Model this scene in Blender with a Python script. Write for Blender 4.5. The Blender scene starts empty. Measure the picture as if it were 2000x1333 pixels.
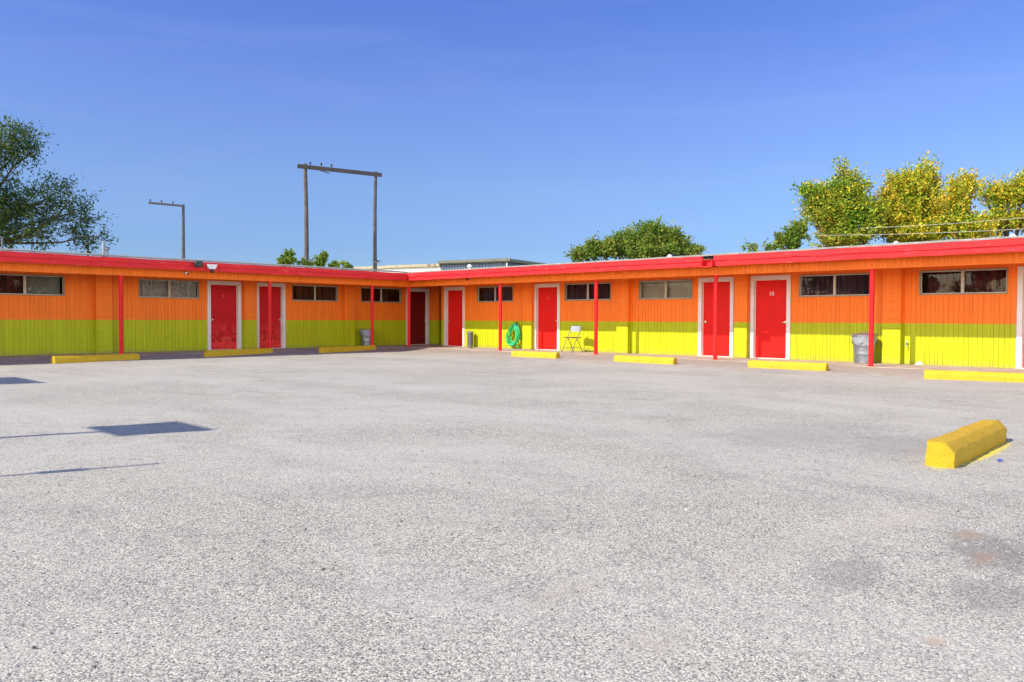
import bpy, bmesh, math, random
import numpy as np
from mathutils import Vector, Matrix, Quaternion, noise
R = math.radians
random.seed(7)
sc = bpy.context.scene
col = sc.collection

# ---------------------------------------------------------------- camera, sky, sun, exposure
YAW, PITCH, ROLL, FPX = 46.2809, -1.5929, 0.2089, 1569.05
cam_d = bpy.data.cameras.new('camera'); cam = bpy.data.objects.new('camera', cam_d); col.objects.link(cam)
ya, pi_, ro = R(YAW), R(PITCH), R(ROLL)
FW = Vector((math.sin(ya)*math.cos(pi_), math.cos(ya)*math.cos(pi_), math.sin(pi_)))
RT = Vector((math.cos(ya), -math.sin(ya), 0)); UP = RT.cross(FW)
# image axes turned by the small roll
RX = RT*math.cos(ro) + UP*math.sin(ro); UX = UP*math.cos(ro) - RT*math.sin(ro)
cam.matrix_world = Matrix(((RX.x, UX.x, -FW.x, 0), (RX.y, UX.y, -FW.y, 0), (RX.z, UX.z, -FW.z, 1.0), (0, 0, 0, 1)))
cam_d.sensor_width = 36; cam_d.lens = 36*FPX/2000; cam_d.clip_start = .05; cam_d.clip_end = 3000
sc.camera = cam

SUN = Vector((-1, .27, .90)).normalized()
el = math.asin(SUN.z); az = math.atan2(SUN.x, SUN.y)
w = bpy.data.worlds.new('World'); sc.world = w; w.use_nodes = True
nt = w.node_tree; bg = nt.nodes['Background']
sky = nt.nodes.new('ShaderNodeTexSky'); sky.sky_type = 'NISHITA'; sky.sun_disc = False
sky.sun_elevation = el; sky.sun_rotation = az; sky.altitude = 300
sky.air_density = 1.0; sky.dust_density = 0.35; sky.ozone_density = 3.0
hs = nt.nodes.new('ShaderNodeHueSaturation'); hs.inputs['Saturation'].default_value = .95; hs.inputs['Hue'].default_value = .51
nt.links.new(sky.outputs[0], hs.inputs['Color'])
# the clear dry air of the place: deeper blue towards the horizon than the model gives, by elevation only
tc = nt.nodes.new('ShaderNodeTexCoord'); sx_ = nt.nodes.new('ShaderNodeSeparateXYZ'); rp = nt.nodes.new('ShaderNodeValToRGB'); mu = nt.nodes.new('ShaderNodeMix'); mu.data_type = 'RGBA'; mu.blend_type = 'MULTIPLY'; mu.inputs[0].default_value = 1
nt.links.new(tc.outputs['Generated'], sx_.inputs[0]); nt.links.new(sx_.outputs[2], rp.inputs[0])
stops = [(.0, (.33, .44, .66)), (.087, (.37, .48, .69)), (.16, (.48, .58, .76)), (.25, (.52, .62, .88)), (.38, (.42, .58, 1.0)), (.6, (.38, .56, .90))]
while len(rp.color_ramp.elements) < len(stops): rp.color_ramp.elements.new(.5)
for e_, (p_, c_) in zip(rp.color_ramp.elements, stops): e_.position = p_; e_.color = (*c_, 1)
# low south-western sky, out of view, brightened as added fill for the shaded walls
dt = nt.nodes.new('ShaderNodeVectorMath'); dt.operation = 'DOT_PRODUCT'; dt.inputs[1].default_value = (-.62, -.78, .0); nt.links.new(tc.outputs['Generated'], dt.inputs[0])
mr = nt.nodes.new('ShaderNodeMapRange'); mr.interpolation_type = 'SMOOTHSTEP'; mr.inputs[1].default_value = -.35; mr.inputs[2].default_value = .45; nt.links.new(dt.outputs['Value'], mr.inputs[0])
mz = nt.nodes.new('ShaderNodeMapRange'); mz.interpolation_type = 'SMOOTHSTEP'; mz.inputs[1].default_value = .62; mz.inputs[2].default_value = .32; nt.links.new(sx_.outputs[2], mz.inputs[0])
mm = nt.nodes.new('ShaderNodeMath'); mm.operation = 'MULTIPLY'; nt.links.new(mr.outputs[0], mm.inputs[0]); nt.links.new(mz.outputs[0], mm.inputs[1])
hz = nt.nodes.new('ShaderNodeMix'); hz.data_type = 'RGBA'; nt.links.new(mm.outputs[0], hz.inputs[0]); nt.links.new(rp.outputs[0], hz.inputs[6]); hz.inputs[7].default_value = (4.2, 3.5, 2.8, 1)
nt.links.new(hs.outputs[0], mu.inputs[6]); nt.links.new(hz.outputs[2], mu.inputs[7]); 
vs_ = nt.nodes.new('ShaderNodeMapping'); vs_.inputs['Scale'].default_value = (1.6, 1.6, 13); vs_.inputs['Rotation'].default_value = (.12, .05, 0); nt.links.new(tc.outputs['Generated'], vs_.inputs[0])
wn = nt.nodes.new('ShaderNodeTexNoise'); wn.inputs['Scale'].default_value = 1.7; wn.inputs['Detail'].default_value = 7; wn.inputs['Roughness'].default_value = .6; wn.inputs['Distortion'].default_value = .8; nt.links.new(vs_.outputs[0], wn.inputs[0])
wr = nt.nodes.new('ShaderNodeMapRange'); wr.inputs[1].default_value = .50; wr.inputs[2].default_value = .80; wr.inputs[4].default_value = .045; nt.links.new(wn.outputs['Fac'], wr.inputs[0])
wm = nt.nodes.new('ShaderNodeMix'); wm.data_type = 'RGBA'; nt.links.new(wr.outputs[0], wm.inputs[0]); nt.links.new(mu.outputs[2], wm.inputs[6]); wm.inputs[7].default_value = (4.6, 4.9, 5.4, 1)
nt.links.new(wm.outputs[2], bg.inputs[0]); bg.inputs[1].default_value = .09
sd = bpy.data.lights.new('sun', 'SUN'); so = bpy.data.objects.new('sun', sd); col.objects.link(so)
sd.energy = 2.95; sd.angle = R(.5); sd.color = (1, .92, .78)
so.rotation_euler = SUN.to_track_quat('Z', 'Y').to_euler(); so.location = (0, 0, 30)
sc.view_settings.view_transform = 'Standard'; sc.view_settings.look = 'None'
sc.view_settings.exposure = 1.15; sc.view_settings.gamma = 1
sc.cycles.max_bounces = 8

# ---------------------------------------------------------------- helpers
def at(px, py, r):
    """point at horizontal distance r metres along the sight line measured at photo pixel px, py"""
    x = (px-1000)/FPX; y = (666.5-py)/FPX
    d = FW + RX*x + UX*y
    return Vector((0, 0, 1.0)) + d*(r/math.hypot(d.x, d.y))
def tag(o, label=None, cat=None, group=None, kind=None):
    if label: o['label'] = label
    if cat: o['category'] = cat
    if group: o['group'] = group
    if kind: o['kind'] = kind
    return o
def empty(name, loc=(0, 0, 0), rz=0, **k):
    o = bpy.data.objects.new(name, None); col.objects.link(o); o.location = loc; o.rotation_euler = (0, 0, rz)
    o.empty_display_size = .2
    return tag(o, **k)
ident = lambda p: p
class MB:
    def __init__(s, T=None): s.v = []; s.f = []; s.T = T or ident; s.m = []; s.mi = 0
    def add(s, vs, fs):
        n = len(s.v); s.v += [tuple(s.T(Vector(p))) for p in vs]; s.f += [tuple(n+i for i in f) for f in fs]; s.m += [s.mi]*len(fs)
    def box(s, a, b):
        x0, y0, z0 = [min(p, q) for p, q in zip(a, b)]; x1, y1, z1 = [max(p, q) for p, q in zip(a, b)]
        s.add([(x0,y0,z0),(x1,y0,z0),(x1,y1,z0),(x0,y1,z0),(x0,y0,z1),(x1,y0,z1),(x1,y1,z1),(x0,y1,z1)],
              [(0,3,2,1),(4,5,6,7),(0,1,5,4),(1,2,6,5),(2,3,7,6),(3,0,4,7)])
    def cbox(s, a, b, c=.006):
        """box with chamfered edges"""
        bm = bmesh.new(); bmesh.ops.create_cube(bm, size=1)
        ctr = (Vector(a)+Vector(b))/2; sz = Vector([abs(p-q) for p, q in zip(a, b)])
        for v in bm.verts: v.co = Vector((v.co.x*sz.x, v.co.y*sz.y, v.co.z*sz.z))+ctr
        bmesh.ops.bevel(bm, geom=list(bm.edges), offset=min(c, min(sz)*.4), segments=1, affect='EDGES')
        bm.verts.index_update(); s.add([v.co.copy() for v in bm.verts], [[v.index for v in f.verts] for f in bm.faces]); bm.free()
    def tube(s, pts, r, n=8, cap=True):
        pts = [Vector(p) for p in pts]; rs = r if isinstance(r, (list, tuple)) else [r]*len(pts)
        vs = []; prev = None
        for i, p in enumerate(pts):
            t = (pts[min(i+1, len(pts)-1)]-pts[max(i-1, 0)])
            if t.length < 1e-9: t = Vector((0,0,1))
            t.normalize()
            if prev is None:
                a = Vector((0,0,1)) if abs(t.z) < .9 else Vector((1,0,0)); prev = t.cross(a).normalized()
            prev = (prev - t*prev.dot(t)); prev = prev.normalized() if prev.length > 1e-6 else t.orthogonal().normalized()
            q = t.cross(prev)
            for k in range(n):
                a = 2*math.pi*k/n; vs.append(p+(prev*math.cos(a)+q*math.sin(a))*rs[i])
        fs = [(i*n+k, i*n+(k+1)%n, (i+1)*n+(k+1)%n, (i+1)*n+k) for i in range(len(pts)-1) for k in range(n)]
        if cap: fs += [tuple(range(n))[::-1], tuple((len(pts)-1)*n+k for k in range(n))]
        s.add(vs, fs)
    def lathe(s, prof, c=(0,0,0), n=24, wob=0):
        """prof: list of (radius, z) bottom to top"""
        vs = []
        for r, z in prof:
            for k in range(n):
                a = 2*math.pi*k/n; rr = r*(1+wob*math.sin(3*a+z*9)); vs.append((c[0]+rr*math.cos(a), c[1]+rr*math.sin(a), c[2]+z))
        fs = [(i*n+k, i*n+(k+1)%n, (i+1)*n+(k+1)%n, (i+1)*n+k) for i in range(len(prof)-1) for k in range(n)]
        s.add(vs, fs)
    def build(s, name, mat, parent=None, smooth=False, loc=None, **k):
        me = bpy.data.meshes.new(name)
        off = Vector(loc) if loc is not None else (Vector(parent.location) if parent is not None and parent.get('wp') else Vector((0,0,0)))
        me.from_pydata([tuple(Vector(v)-off) for v in s.v], [], s.f); me.update()
        mats = mat if isinstance(mat, (list, tuple)) else [mat]
        for m in mats: me.materials.append(m)
        if len(mats) > 1: me.polygons.foreach_set('material_index', s.m)
        bm = bmesh.new(); bm.from_mesh(me); bmesh.ops.recalc_face_normals(bm, faces=bm.faces); bm.to_mesh(me); bm.free()
        if smooth:
            me.polygons.foreach_set('use_smooth', [True]*len(me.polygons))
            try: me.set_sharp_from_angle(angle=R(40))
            except Exception: pass
        o = bpy.data.objects.new(name, me); col.objects.link(o)
        if loc is not None and parent is None: o.location = loc
        if parent is not None: o.parent = parent
        return tag(o, **k)

# ---------------------------------------------------------------- materials
class NT:
    def __init__(s, name):
        s.m = bpy.data.materials.new(name); s.m.use_nodes = True; s.t = s.m.node_tree; s.b = s.t.nodes['Principled BSDF']
        s.pos = s.t.nodes.new('ShaderNodeNewGeometry').outputs['Position']
    def n(s, typ, **k):
        o = s.t.nodes.new(typ)
        for a, b in k.items():
            if a.startswith('i_'):
                key = a[2:]; key = int(key) if key.isdigit() else key.replace('_', ' '); s.set(o.inputs[key], b)
            else: setattr(o, a, b)
        return o
    def set(s, inp, v):
        if isinstance(v, bpy.types.NodeSocket): s.t.links.new(v, inp)
        else: inp.default_value = v
    def noise(s, scale, detail=4, rough=.6, vec=None, dist=0):
        o = s.n('ShaderNodeTexNoise'); o.inputs['Scale'].default_value = scale; o.inputs['Detail'].default_value = detail
        o.inputs['Roughness'].default_value = rough; o.inputs['Distortion'].default_value = dist; s.set(o.inputs['Vector'], vec or s.pos); return o.outputs['Fac']
    def ramp(s, fac, stops, interp='LINEAR'):
        o = s.n('ShaderNodeValToRGB'); cr = o.color_ramp; cr.interpolation = interp
        while len(cr.elements) < len(stops): cr.elements.new(.5)
        for e, (p, c) in zip(cr.elements, stops):
            e.position = p; e.color = (c, c, c, 1) if isinstance(c, (int, float)) else (*c, 1)
        s.set(o.inputs[0], fac); return o.outputs[0]
    def mix(s, fac, a, b, mode='MIX'):
        o = s.n('ShaderNodeMix', data_type='RGBA', blend_type=mode); s.set(o.inputs[0], fac)
        for i, v in ((6, a), (7, b)): s.set(o.inputs[i], (*v, 1) if isinstance(v, tuple) and len(v) == 3 else v)
        return o.outputs[2]
    def math(s, op, a, b=0, c=0):
        o = s.n('ShaderNodeMath', operation=op); s.set(o.inputs[0], a); s.set(o.inputs[1], b); s.set(o.inputs[2], c); return o.outputs[0]
    def vmul(s, v, k): o = s.n('ShaderNodeVectorMath', operation='MULTIPLY'); s.set(o.inputs[0], v); o.inputs[1].default_value = k; return o.outputs[0]
    def bump(s, h, strength=.3, dist=.01, prev=None):
        o = s.n('ShaderNodeBump'); o.inputs['Strength'].default_value = strength; o.inputs['Distance'].default_value = dist
        s.set(o.inputs['Height'], h)
        if prev is not None: s.set(o.inputs['Normal'], prev)
        return o.outputs[0]
    def out(s, color=None, rough=None, normal=None, metal=None, spec=None):
        if color is not None: s.set(s.b.inputs['Base Color'], (*color, 1) if isinstance(color, tuple) and len(color) == 3 else color)
        if rough is not None: s.set(s.b.inputs['Roughness'], rough)
        if normal is not None: s.set(s.b.inputs['Normal'], normal)
        if metal is not None: s.set(s.b.inputs['Metallic'], metal)
        if spec is not None: s.b.inputs['Specular IOR Level'].default_value = spec
        return s.m

def paint(name, c, rough=.5, var=.12, scale=3, dirt=None, dirt_amt=.3, bump=.15, bscale=60, spec=.5):
    t = NT(name); f = t.noise(scale, 5, .65)
    k = t.ramp(f, [(.3, tuple(x*(1-var) for x in c)), (.7, tuple(min(1, x*(1+var)) for x in c))])
    if dirt:
        d = t.ramp(t.noise(scale*2.3, 6, .7), [(.52, 0.0), (.72, dirt_amt)]); k = t.mix(d, k, dirt)
    return t.out(k, t.ramp(t.noise(scale*4), [(.3, rough*.85), (.7, min(1, rough*1.15))]), t.bump(t.noise(bscale, 4, .6), bump, .004), spec=spec)

ORANGE = (.95, .185, .014); GREEN = (.43, .46, .006); RED = (.68, .012, .012)
def wall_paint(name, bscale=40, bstr=.15, blk=False):
    t = NT(name)
    sep = t.n('ShaderNodeSeparateXYZ'); t.set(sep.inputs[0], t.pos); z = sep.outputs[2]
    stripes = t.noise(1, 5, .65, t.vmul(t.pos, (9, 9, .7)))
    blot = t.noise(1.3, 4, .6)
    wob = t.math('MULTIPLY', t.math('SUBTRACT', t.noise(14, 2), .5), .012)
    up = t.math('GREATER_THAN', t.math('ADD', z, wob), .926)
    og = t.mix(t.ramp(stripes, [(.3, 0.0), (.7, 1.0)]), tuple(x*.88 for x in ORANGE), tuple(min(1, x*1.1) for x in ORANGE))
    gr = t.mix(t.ramp(stripes, [(.3, 0.0), (.7, 1.0)]), tuple(x*.9 for x in GREEN), tuple(x*1.1 for x in GREEN))
    # splashed dirt and thin paint close to the ground, an uneven band
    lowz = t.math('ADD', z, t.math('MULTIPLY', t.math('SUBTRACT', t.noise(5, 5, .7), .5), -.35))
    low = t.ramp(lowz, [(.0, .55), (.13, .0)])
    gr = t.mix(low, gr, (.30, .27, .06))
    sc_ = t.ramp(t.noise(7, 6, .75), [(.64, 0.0), (.73, .5)]); gr = t.mix(sc_, gr, (.26, .25, .04)); dr = t.ramp(t.noise(1, 6, .7, t.vmul(t.pos, (22, 22, 1.1))), [(.62, 0.0), (.70, .35)]); gr = t.mix(dr, gr, (.24, .22, .04)); og = t.mix(dr, og, (.55, .10, .02))
    c = t.mix(up, gr, og)
    c = t.mix(t.ramp(blot, [(.35, .0), (.75, .13)]), c, (.35, .12, .02))
    return t.out(c, .55, t.bump(t.noise(bscale, 5, .7, t.vmul(t.pos, (1, 1, .15)) if not blk else t.pos), bstr, .004), spec=.2)
M = {}
M['siding'] = wall_paint('painted_siding')
M['block'] = wall_paint('painted_block', 70, .5, True)
def red_paint(name, base, chips=True, streak=.3, z_amt=0, rough=.42):
    t = NT(name); f = t.noise(1, 5, .7, t.vmul(t.pos, (1.2, 1.2, 9)))
    c = t.ramp(f, [(.3, tuple(x*.85 for x in base)), (.7, tuple(min(1, x*1.12) for x in base))])
    if chips:
        f2 = t.ramp(t.noise(1, 7, .75, t.vmul(t.pos, (3, 3, 30))), [(.60, 0.0), (.70, streak)]); c = t.mix(f2, c, (.80, .30, .30))
        f3 = t.ramp(t.noise(1, 6, .75, t.vmul(t.pos, (2.1, 2.1, 22))), [(.63, 0.0), (.69, .6)]); c = t.mix(f3, c, (.22, .015, .012))
    if z_amt:
        sep = t.n('ShaderNodeSeparateXYZ'); t.set(sep.inputs[0], t.pos)
        lo = t.ramp(sep.outputs[2], [(.15, 1.0), (.95, .0)])
        blot = t.math('MULTIPLY', lo, t.ramp(t.noise(6, 6, .75), [(.42, 0.0), (.62, 1.0)]))
        c = t.mix(t.math('MULTIPLY', blot, z_amt), c, (.85, .09, .05))
        bl2 = t.math('MULTIPLY', lo, t.ramp(t.noise(9, 6, .8, t.vmul(t.pos, (1.7, 1.7, 1))), [(.5, 0.0), (.66, 1.0)]))
        c = t.mix(t.math('MULTIPLY', bl2, z_amt*.8), c, (.12, .006, .006))
    return t.out(c, rough, t.bump(t.noise(25, 5, .7), .2, .004), spec=.12)
M['fascia'] = red_paint('red_fascia_paint', (.68, .026, .030), True, .75)
M['post'] = red_paint('red_post_paint', (.70, .018, .02), False, rough=.35)
M['door'] = paint('red_door_paint', (.68, .012, .008), .45, .07, 1.6, (.50, .008, .006), .35, .1, spec=.12)
M['door_worn'] = red_paint('worn_red_door_paint', (.50, .008, .012), False, z_amt=1.0, rough=.42)
M['door_dark'] = red_paint('maroon_door_paint', (.17, .008, .008), False, rough=.5)
M['trim'] = paint('trim_off_white', (.70, .62, .55), .5, .06, 2, (.35, .25, .18), .25)
M['alu'] = paint('dull_bronze_aluminium', (.30, .21, .11), .45, .2, 8, (.12, .07, .03), .5)
M['alu_light'] = paint('aluminium_mullion', (.50, .44, .34), .4, .1, 8)
M['dark'] = paint('passage_dark', (.012, .010, .010), .9, .1)  # near-black colour standing for the unlit depth of the passage
M['soffit'] = paint('soffit_orange', (.80, .24, .05), .6)
M['roofing'] = paint('mineral_roofing', (.26, .24, .22), .9, .25, 4, (.12, .11, .10), .5, .6, 120)
M['felt'] = paint('torn_black_felt', (.03, .028, .03), .8, .3, 10, bump=.8, bscale=30)
M['wood_pole'] = paint('weathered_pole_wood', (.085, .07, .062), .85, .3, 2, (.03, .027, .025), .5, .6, 30)
M['galv'] = None
def galv():
    t = NT('galvanized_steel'); v = t.n('ShaderNodeTexVoronoi'); v.inputs['Scale'].default_value = 45; t.set(v.inputs['Vector'], t.pos)
    c = t.ramp(v.outputs['Color'], [(0, (.20, .21, .23)), (1, (.36, .37, .39))]); d = t.ramp(t.noise(6, 6, .7), [(.5, 0.0), (.75, .5)])
    c = t.mix(d, c, (.25, .23, .21)); return t.out(c, t.ramp(t.noise(12), [(.3, .32), (.7, .55)]), t.bump(t.noise(8, 3), .2, .01), metal=.75)
M['galv'] = galv()
M['grey_metal'] = paint('grey_metal', (.10, .105, .11), .4, .15, 10, (.3, .3, .3), .2)
M['white_plastic'] = paint('white_plastic', (.72, .71, .69), .4, .05, 8)
M['black_plastic'] = paint('black_plastic', (.02, .02, .022), .35, .2, 8)
M['chair_metal'] = paint('chair_dark_bronze_metal', (.085, .07, .05), .4, .2, 12)
M['chair_pad'] = paint('chair_grey_vinyl', (.26, .28, .33), .45, .08, 9)
M['bin_liner'] = paint('pale_bin_liner', (.25, .265, .30), .35, .1, 12, bump=.5, bscale=25)
M['brass'] = paint('knob_brass', (.62, .50, .30), .25, .1, 20); M['brass'].node_tree.nodes['Principled BSDF'].inputs['Metallic'].default_value = .9
M['number'] = paint('number_white', (.78, .74, .70), .5, .05)
M['number_faint'] = paint('number_faded', (.70, .13, .12), .5, .1)
M['white_paint'] = paint('white_cloth', (.80, .79, .77), .8, .05, 9, bump=.6, bscale=30)
M['blue_litter'] = paint('blue_wrapper', (.03, .05, .45), .35, .1)
def hose_mat():
    t = NT('green_hose'); f = t.noise(3.5, 3)
    return t.out(t.ramp(f, [(.42, (.01, .34, .07)), (.55, (.02, .46, .13)), (.68, (.04, .46, .34))]), .35, t.bump(t.noise(120), .1, .002))
M['hose'] = hose_mat()
def yellow():
    t = NT('yellow_block_paint'); f = t.noise(4, 6, .7)
    c = t.ramp(f, [(.3, (.58, .34, .003)), (.7, (.68, .43, .006))])
    c = t.mix(t.ramp(t.noise(16, 6, .75), [(.66, 0.0), (.74, .45)]), c, (.52, .27, .02))
    c = t.mix(t.ramp(t.noise(45, 5, .7), [(.70, 0.0), (.74, .8)]), c, (.10, .08, .05))
    b = t.bump(t.noise(22, 7, .75), .9, .03); return t.out(c, .55, t.bump(t.noise(90, 5, .75), .8, .008, b))
M['yellow'] = yellow()
# curtains: soft stripes down the folds
def curtain(name, a, b, sc_=26, weave=0):
    t = NT(name); f = t.noise(1, 4, .6, t.vmul(t.pos, (sc_, sc_, .8)))
    c = t.ramp(f, [(.32, a), (.68, b)])
    if weave:
        g = t.noise(30, 5, .7); c = t.mix(t.ramp(g, [(.4, 0.0), (.65, weave)]), c, tuple(min(1, x*2.2+.05) for x in b))
    return t.out(c, .9)
M['cur_dark'] = curtain('curtain_dark_plum', (.03, .012, .022), (.17, .07, .10))
M['cur_brown'] = curtain('curtain_brown', (.06, .02, .008), (.24, .08, .03), 14)
M['cur_red'] = curtain('curtain_dark_red', (.04, .008, .010), (.22, .035, .03), 9)
M['cur_lace'] = curtain('curtain_grey_lace', (.22, .17, .15), (.62, .48, .44), 30, .7)
M['cur_grey'] = curtain('screen_grey', (.30, .27, .24), (.38, .34, .30), 6)
M['cur_beige'] = curtain('blind_beige', (.60, .51, .39), (.74, .64, .50), 7)
M['cur_black'] = curtain('curtain_black', (.010, .008, .008), (.028, .020, .018), 12)
def glass():
    m = bpy.data.materials.new('window_glass'); m.use_nodes = True; t = m.node_tree
    for n in list(t.nodes): t.nodes.remove(n)
    o = t.nodes.new('ShaderNodeOutputMaterial'); mx = t.nodes.new('ShaderNodeMixShader'); fr = t.nodes.new('ShaderNodeFresnel'); fr.inputs[0].default_value = 1.22
    tr = t.nodes.new('ShaderNodeBsdfTransparent'); tr.inputs[0].default_value = (.80, .82, .80, 1); gl = t.nodes.new('ShaderNodeBsdfGlossy'); gl.inputs['Roughness'].default_value = .02
    bp = t.nodes.new('ShaderNodeBump'); nz = t.nodes.new('ShaderNodeTexNoise'); nz.inputs['Scale'].default_value = 2.2; bp.inputs['Strength'].default_value = .12; bp.inputs['Distance'].default_value = .02
    g = t.nodes.new('ShaderNodeNewGeometry'); t.links.new(g.outputs['Position'], nz.inputs['Vector']); t.links.new(nz.outputs['Fac'], bp.inputs['Height']); t.links.new(bp.outputs[0], gl.inputs['Normal'])
    t.links.new(fr.outputs[0], mx.inputs[0]); t.links.new(tr.outputs[0], mx.inputs[1]); t.links.new(gl.outputs[0], mx.inputs[2]); t.links.new(mx.outputs[0], o.inputs[0]); return m
M['glass'] = glass()

def gnd(px, py): p = at(px, py, 1)-Vector((0, 0, 1)); k = 1.1/-p.z; return p.x*k, p.y*k
STAINS = [(*gnd(1960, 1080), .42, .30, (.13, .12, .11), .5), (*gnd(1930, 1160), .30, .20, (.15, .14, .13), .4), (*gnd(1890, 1045), .14, .09, (.30, .22, .16), .6), (*gnd(1925, 1090), .16, .07, (.30, .21, .15), .6),
          (*gnd(1828, 1248), .05, .04, (.42, .33, .25), .8), (*gnd(1650, 1120), .35, .18, (.20, .18, .17), .45), (*gnd(1280, 1250), .22, .10, (.38, .33, .28), .35), (*gnd(1100, 1150), .30, .10, (.38, .33, .28), .35), (*gnd(1750, 870), 1.0, .5, (.22, .21, .20), .4), (*gnd(1560, 850), 1.3, .8, (.22, .21, .20), .4)]
def gravel_mat():
    t = NT('gravel_lot')
    v1 = t.n('ShaderNodeTexVoronoi'); v1.inputs['Scale'].default_value = 132; v1.inputs['Randomness'].default_value = 1
    wv = t.n('ShaderNodeVectorMath', operation='ADD'); nz = t.n('ShaderNodeTexNoise'); nz.inputs['Scale'].default_value = 60; t.set(nz.inputs['Vector'], t.pos)
    t.set(wv.inputs[0], t.pos); t.set(wv.inputs[1], t.vmul(nz.outputs['Color'], (.012, .012, .0))); t.set(v1.inputs['Vector'], wv.outputs[0])
    v2 = t.n('ShaderNodeTexVoronoi'); v2.inputs['Scale'].default_value = 230; t.set(v2.inputs['Vector'], wv.outputs[0])
    sp = t.n('ShaderNodeSeparateColor'); t.set(sp.inputs[0], v1.outputs['Color'])
    stone = t.ramp(sp.outputs[0], [(0, (.13, .12, .105)), (.18, (.30, .28, .24)), (.32, (.46, .435, .365)), (.7, (.565, .535, .44)), (1, (.70, .67, .56))])
    tint = t.ramp(sp.outputs[1], [(.82, 0.0), (.97, .4)]); stone = t.mix(tint, stone, (.46, .36, .29))
    gap = t.ramp(v1.outputs['Distance'], [(.45, 0.0), (.80, .8)]); c = t.mix(gap, stone, (.12, .115, .12))
    sp2 = t.n('ShaderNodeSeparateColor'); t.set(sp2.inputs[0], v2.outputs['Color'])
    pit = t.ramp(sp2.outputs[0], [(.06, .85), (.13, 0.0)]); c = t.mix(pit, c, (.09, .085, .09))
    pit2 = t.ramp(t.noise(75, 3, .5), [(.60, 0.0), (.68, .5)]); c = t.mix(pit2, c, (.17, .165, .17))
    # worn places where the binder shows, pale dusty tracks, reddish soil spots
    stretch = t.vmul(t.pos, (1, .55, 1))
    dust = t.ramp(t.noise(.55, 6, .62, stretch, .6), [(.42, 0.0), (.62, .38)]); c = t.mix(dust, c, (.51, .485, .43))
    warm = t.ramp(t.noise(.8, 5, .6, t.vmul(t.pos, (.6, 1.2, 1))), [(.55, 0.0), (.72, .35)]); c = t.mix(warm, c, (.50, .44, .38))
    dark = t.math('MULTIPLY', t.ramp(t.noise(1.1, 7, .72, stretch, .8), [(.50, 0.0), (.66, 1.0)]), t.ramp(sp.outputs[2], [(.35, 0.15), (.7, .8)]))
    c = t.mix(t.math('MULTIPLY', dark, .38), c, (.13, .125, .12))
    crack = t.ramp(t.math('ABSOLUTE', t.math('SUBTRACT', t.noise(.9, 6, .65, t.vmul(t.pos, (1, .7, 1)), 1.2), .5)), [(.0, .45), (.007, 0.0)])
    c = t.mix(t.math('MULTIPLY', crack, t.ramp(t.noise(.7, 3), [(.44, 0.0), (.54, 1.0)])), c, (.12, .11, .10))
    soil = t.ramp(t.noise(2.3, 5, .6, t.vmul(t.pos, (1, 1.6, 1))), [(.70, 0.0), (.75, .7)]); c = t.mix(soil, c, (.36, .25, .18))
    # brown and black stains in the worn surface at the right
    for (sx2, sy2, rx, ry, colr, amt) in STAINS:
        o = t.n('ShaderNodeVectorMath', operation='SUBTRACT'); t.set(o.inputs[0], t.pos); o.inputs[1].default_value = (sx2, sy2, 0)
        o2 = t.vmul(o.outputs[0], (1/rx, 1/ry, 0)); ln = t.n('ShaderNodeVectorMath', operation='LENGTH'); t.set(ln.inputs[0], o2)
        q = t.math('ADD', ln.outputs['Value'], t.math('MULTIPLY', t.math('SUBTRACT', t.noise(9, 6, .75), .5), 2.6))
        c = t.mix(t.ramp(q, [(.45, amt), (1.05, 0.0)]), c, colr)
    # large-scale: browner near the walkways
    sep = t.n('ShaderNodeSeparateXYZ'); t.set(sep.inputs[0], t.pos)
    nearw = t.math('MAXIMUM', t.math('SUBTRACT', sep.outputs[0], 16.2), t.math('SUBTRACT', sep.outputs[1], 20.6))
    nearw = t.math('ADD', nearw, t.math('MULTIPLY', t.math('SUBTRACT', t.noise(2.2, 6, .7), .5), 2.4))
    c = t.mix(t.ramp(nearw, [(.15, 0.0), (1.1, .65)]), c, (.27, .215, .175))
    # yellow overspray left on the stones round the near block
    o = t.n('ShaderNodeVectorMath', operation='SUBTRACT'); t.set(o.inputs[0], t.pos); o.inputs[1].default_value = (7.5, 1.83, -.1)
    o2 = t.vmul(o.outputs[0], (.93, 6.0, 0)); ln = t.n('ShaderNodeVectorMath', operation='LENGTH'); t.set(ln.inputs[0], o2)
    ov = t.math('ADD', ln.outputs['Value'], t.math('MULTIPLY', t.math('SUBTRACT', t.noise(18, 5, .75), .5), 1.1))
    c = t.mix(t.ramp(ov, [(.80, .85), (1.08, 0.0)]), c, (.66, .55, .04))
    h = t.math('SUBTRACT', 1.0, v1.outputs['Distance']); h2 = t.math('ADD', t.math('MULTIPLY', h, 1.0), t.math('MULTIPLY', sp.outputs[1], .5))
    h3 = t.math('ADD', h2, t.math('MULTIPLY', t.math('SUBTRACT', 1.0, v2.outputs['Distance']), .35))
    n1 = t.bump(h3, .4, .005); n2 = t.bump(t.noise(9, 5, .7), .35, .02, n1)
    return t.out(c, .9, n2, spec=.25)
M['gravel'] = gravel_mat()
def concrete():
    t = NT('walkway_concrete'); c = t.ramp(t.noise(2.5, 6, .7), [(.3, (.30, .23, .18)), (.7, (.44, .36, .29))])
    c = t.mix(t.ramp(t.noise(9, 6, .75), [(.55, 0.0), (.7, .6)]), c, (.14, .11, .10)); c = t.mix(t.ramp(t.noise(1.7, 5), [(.5, 0.0), (.7, .4)]), c, (.5, .47, .44))
    return t.out(c, .85, t.bump(t.noise(60, 6, .75), .5, .008))
M['concrete'] = concrete()
M['earth'] = paint('dry_ground', (.25, .21, .15), .95, .25, .3, (.12, .13, .05), .6, .5, 20)

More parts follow.
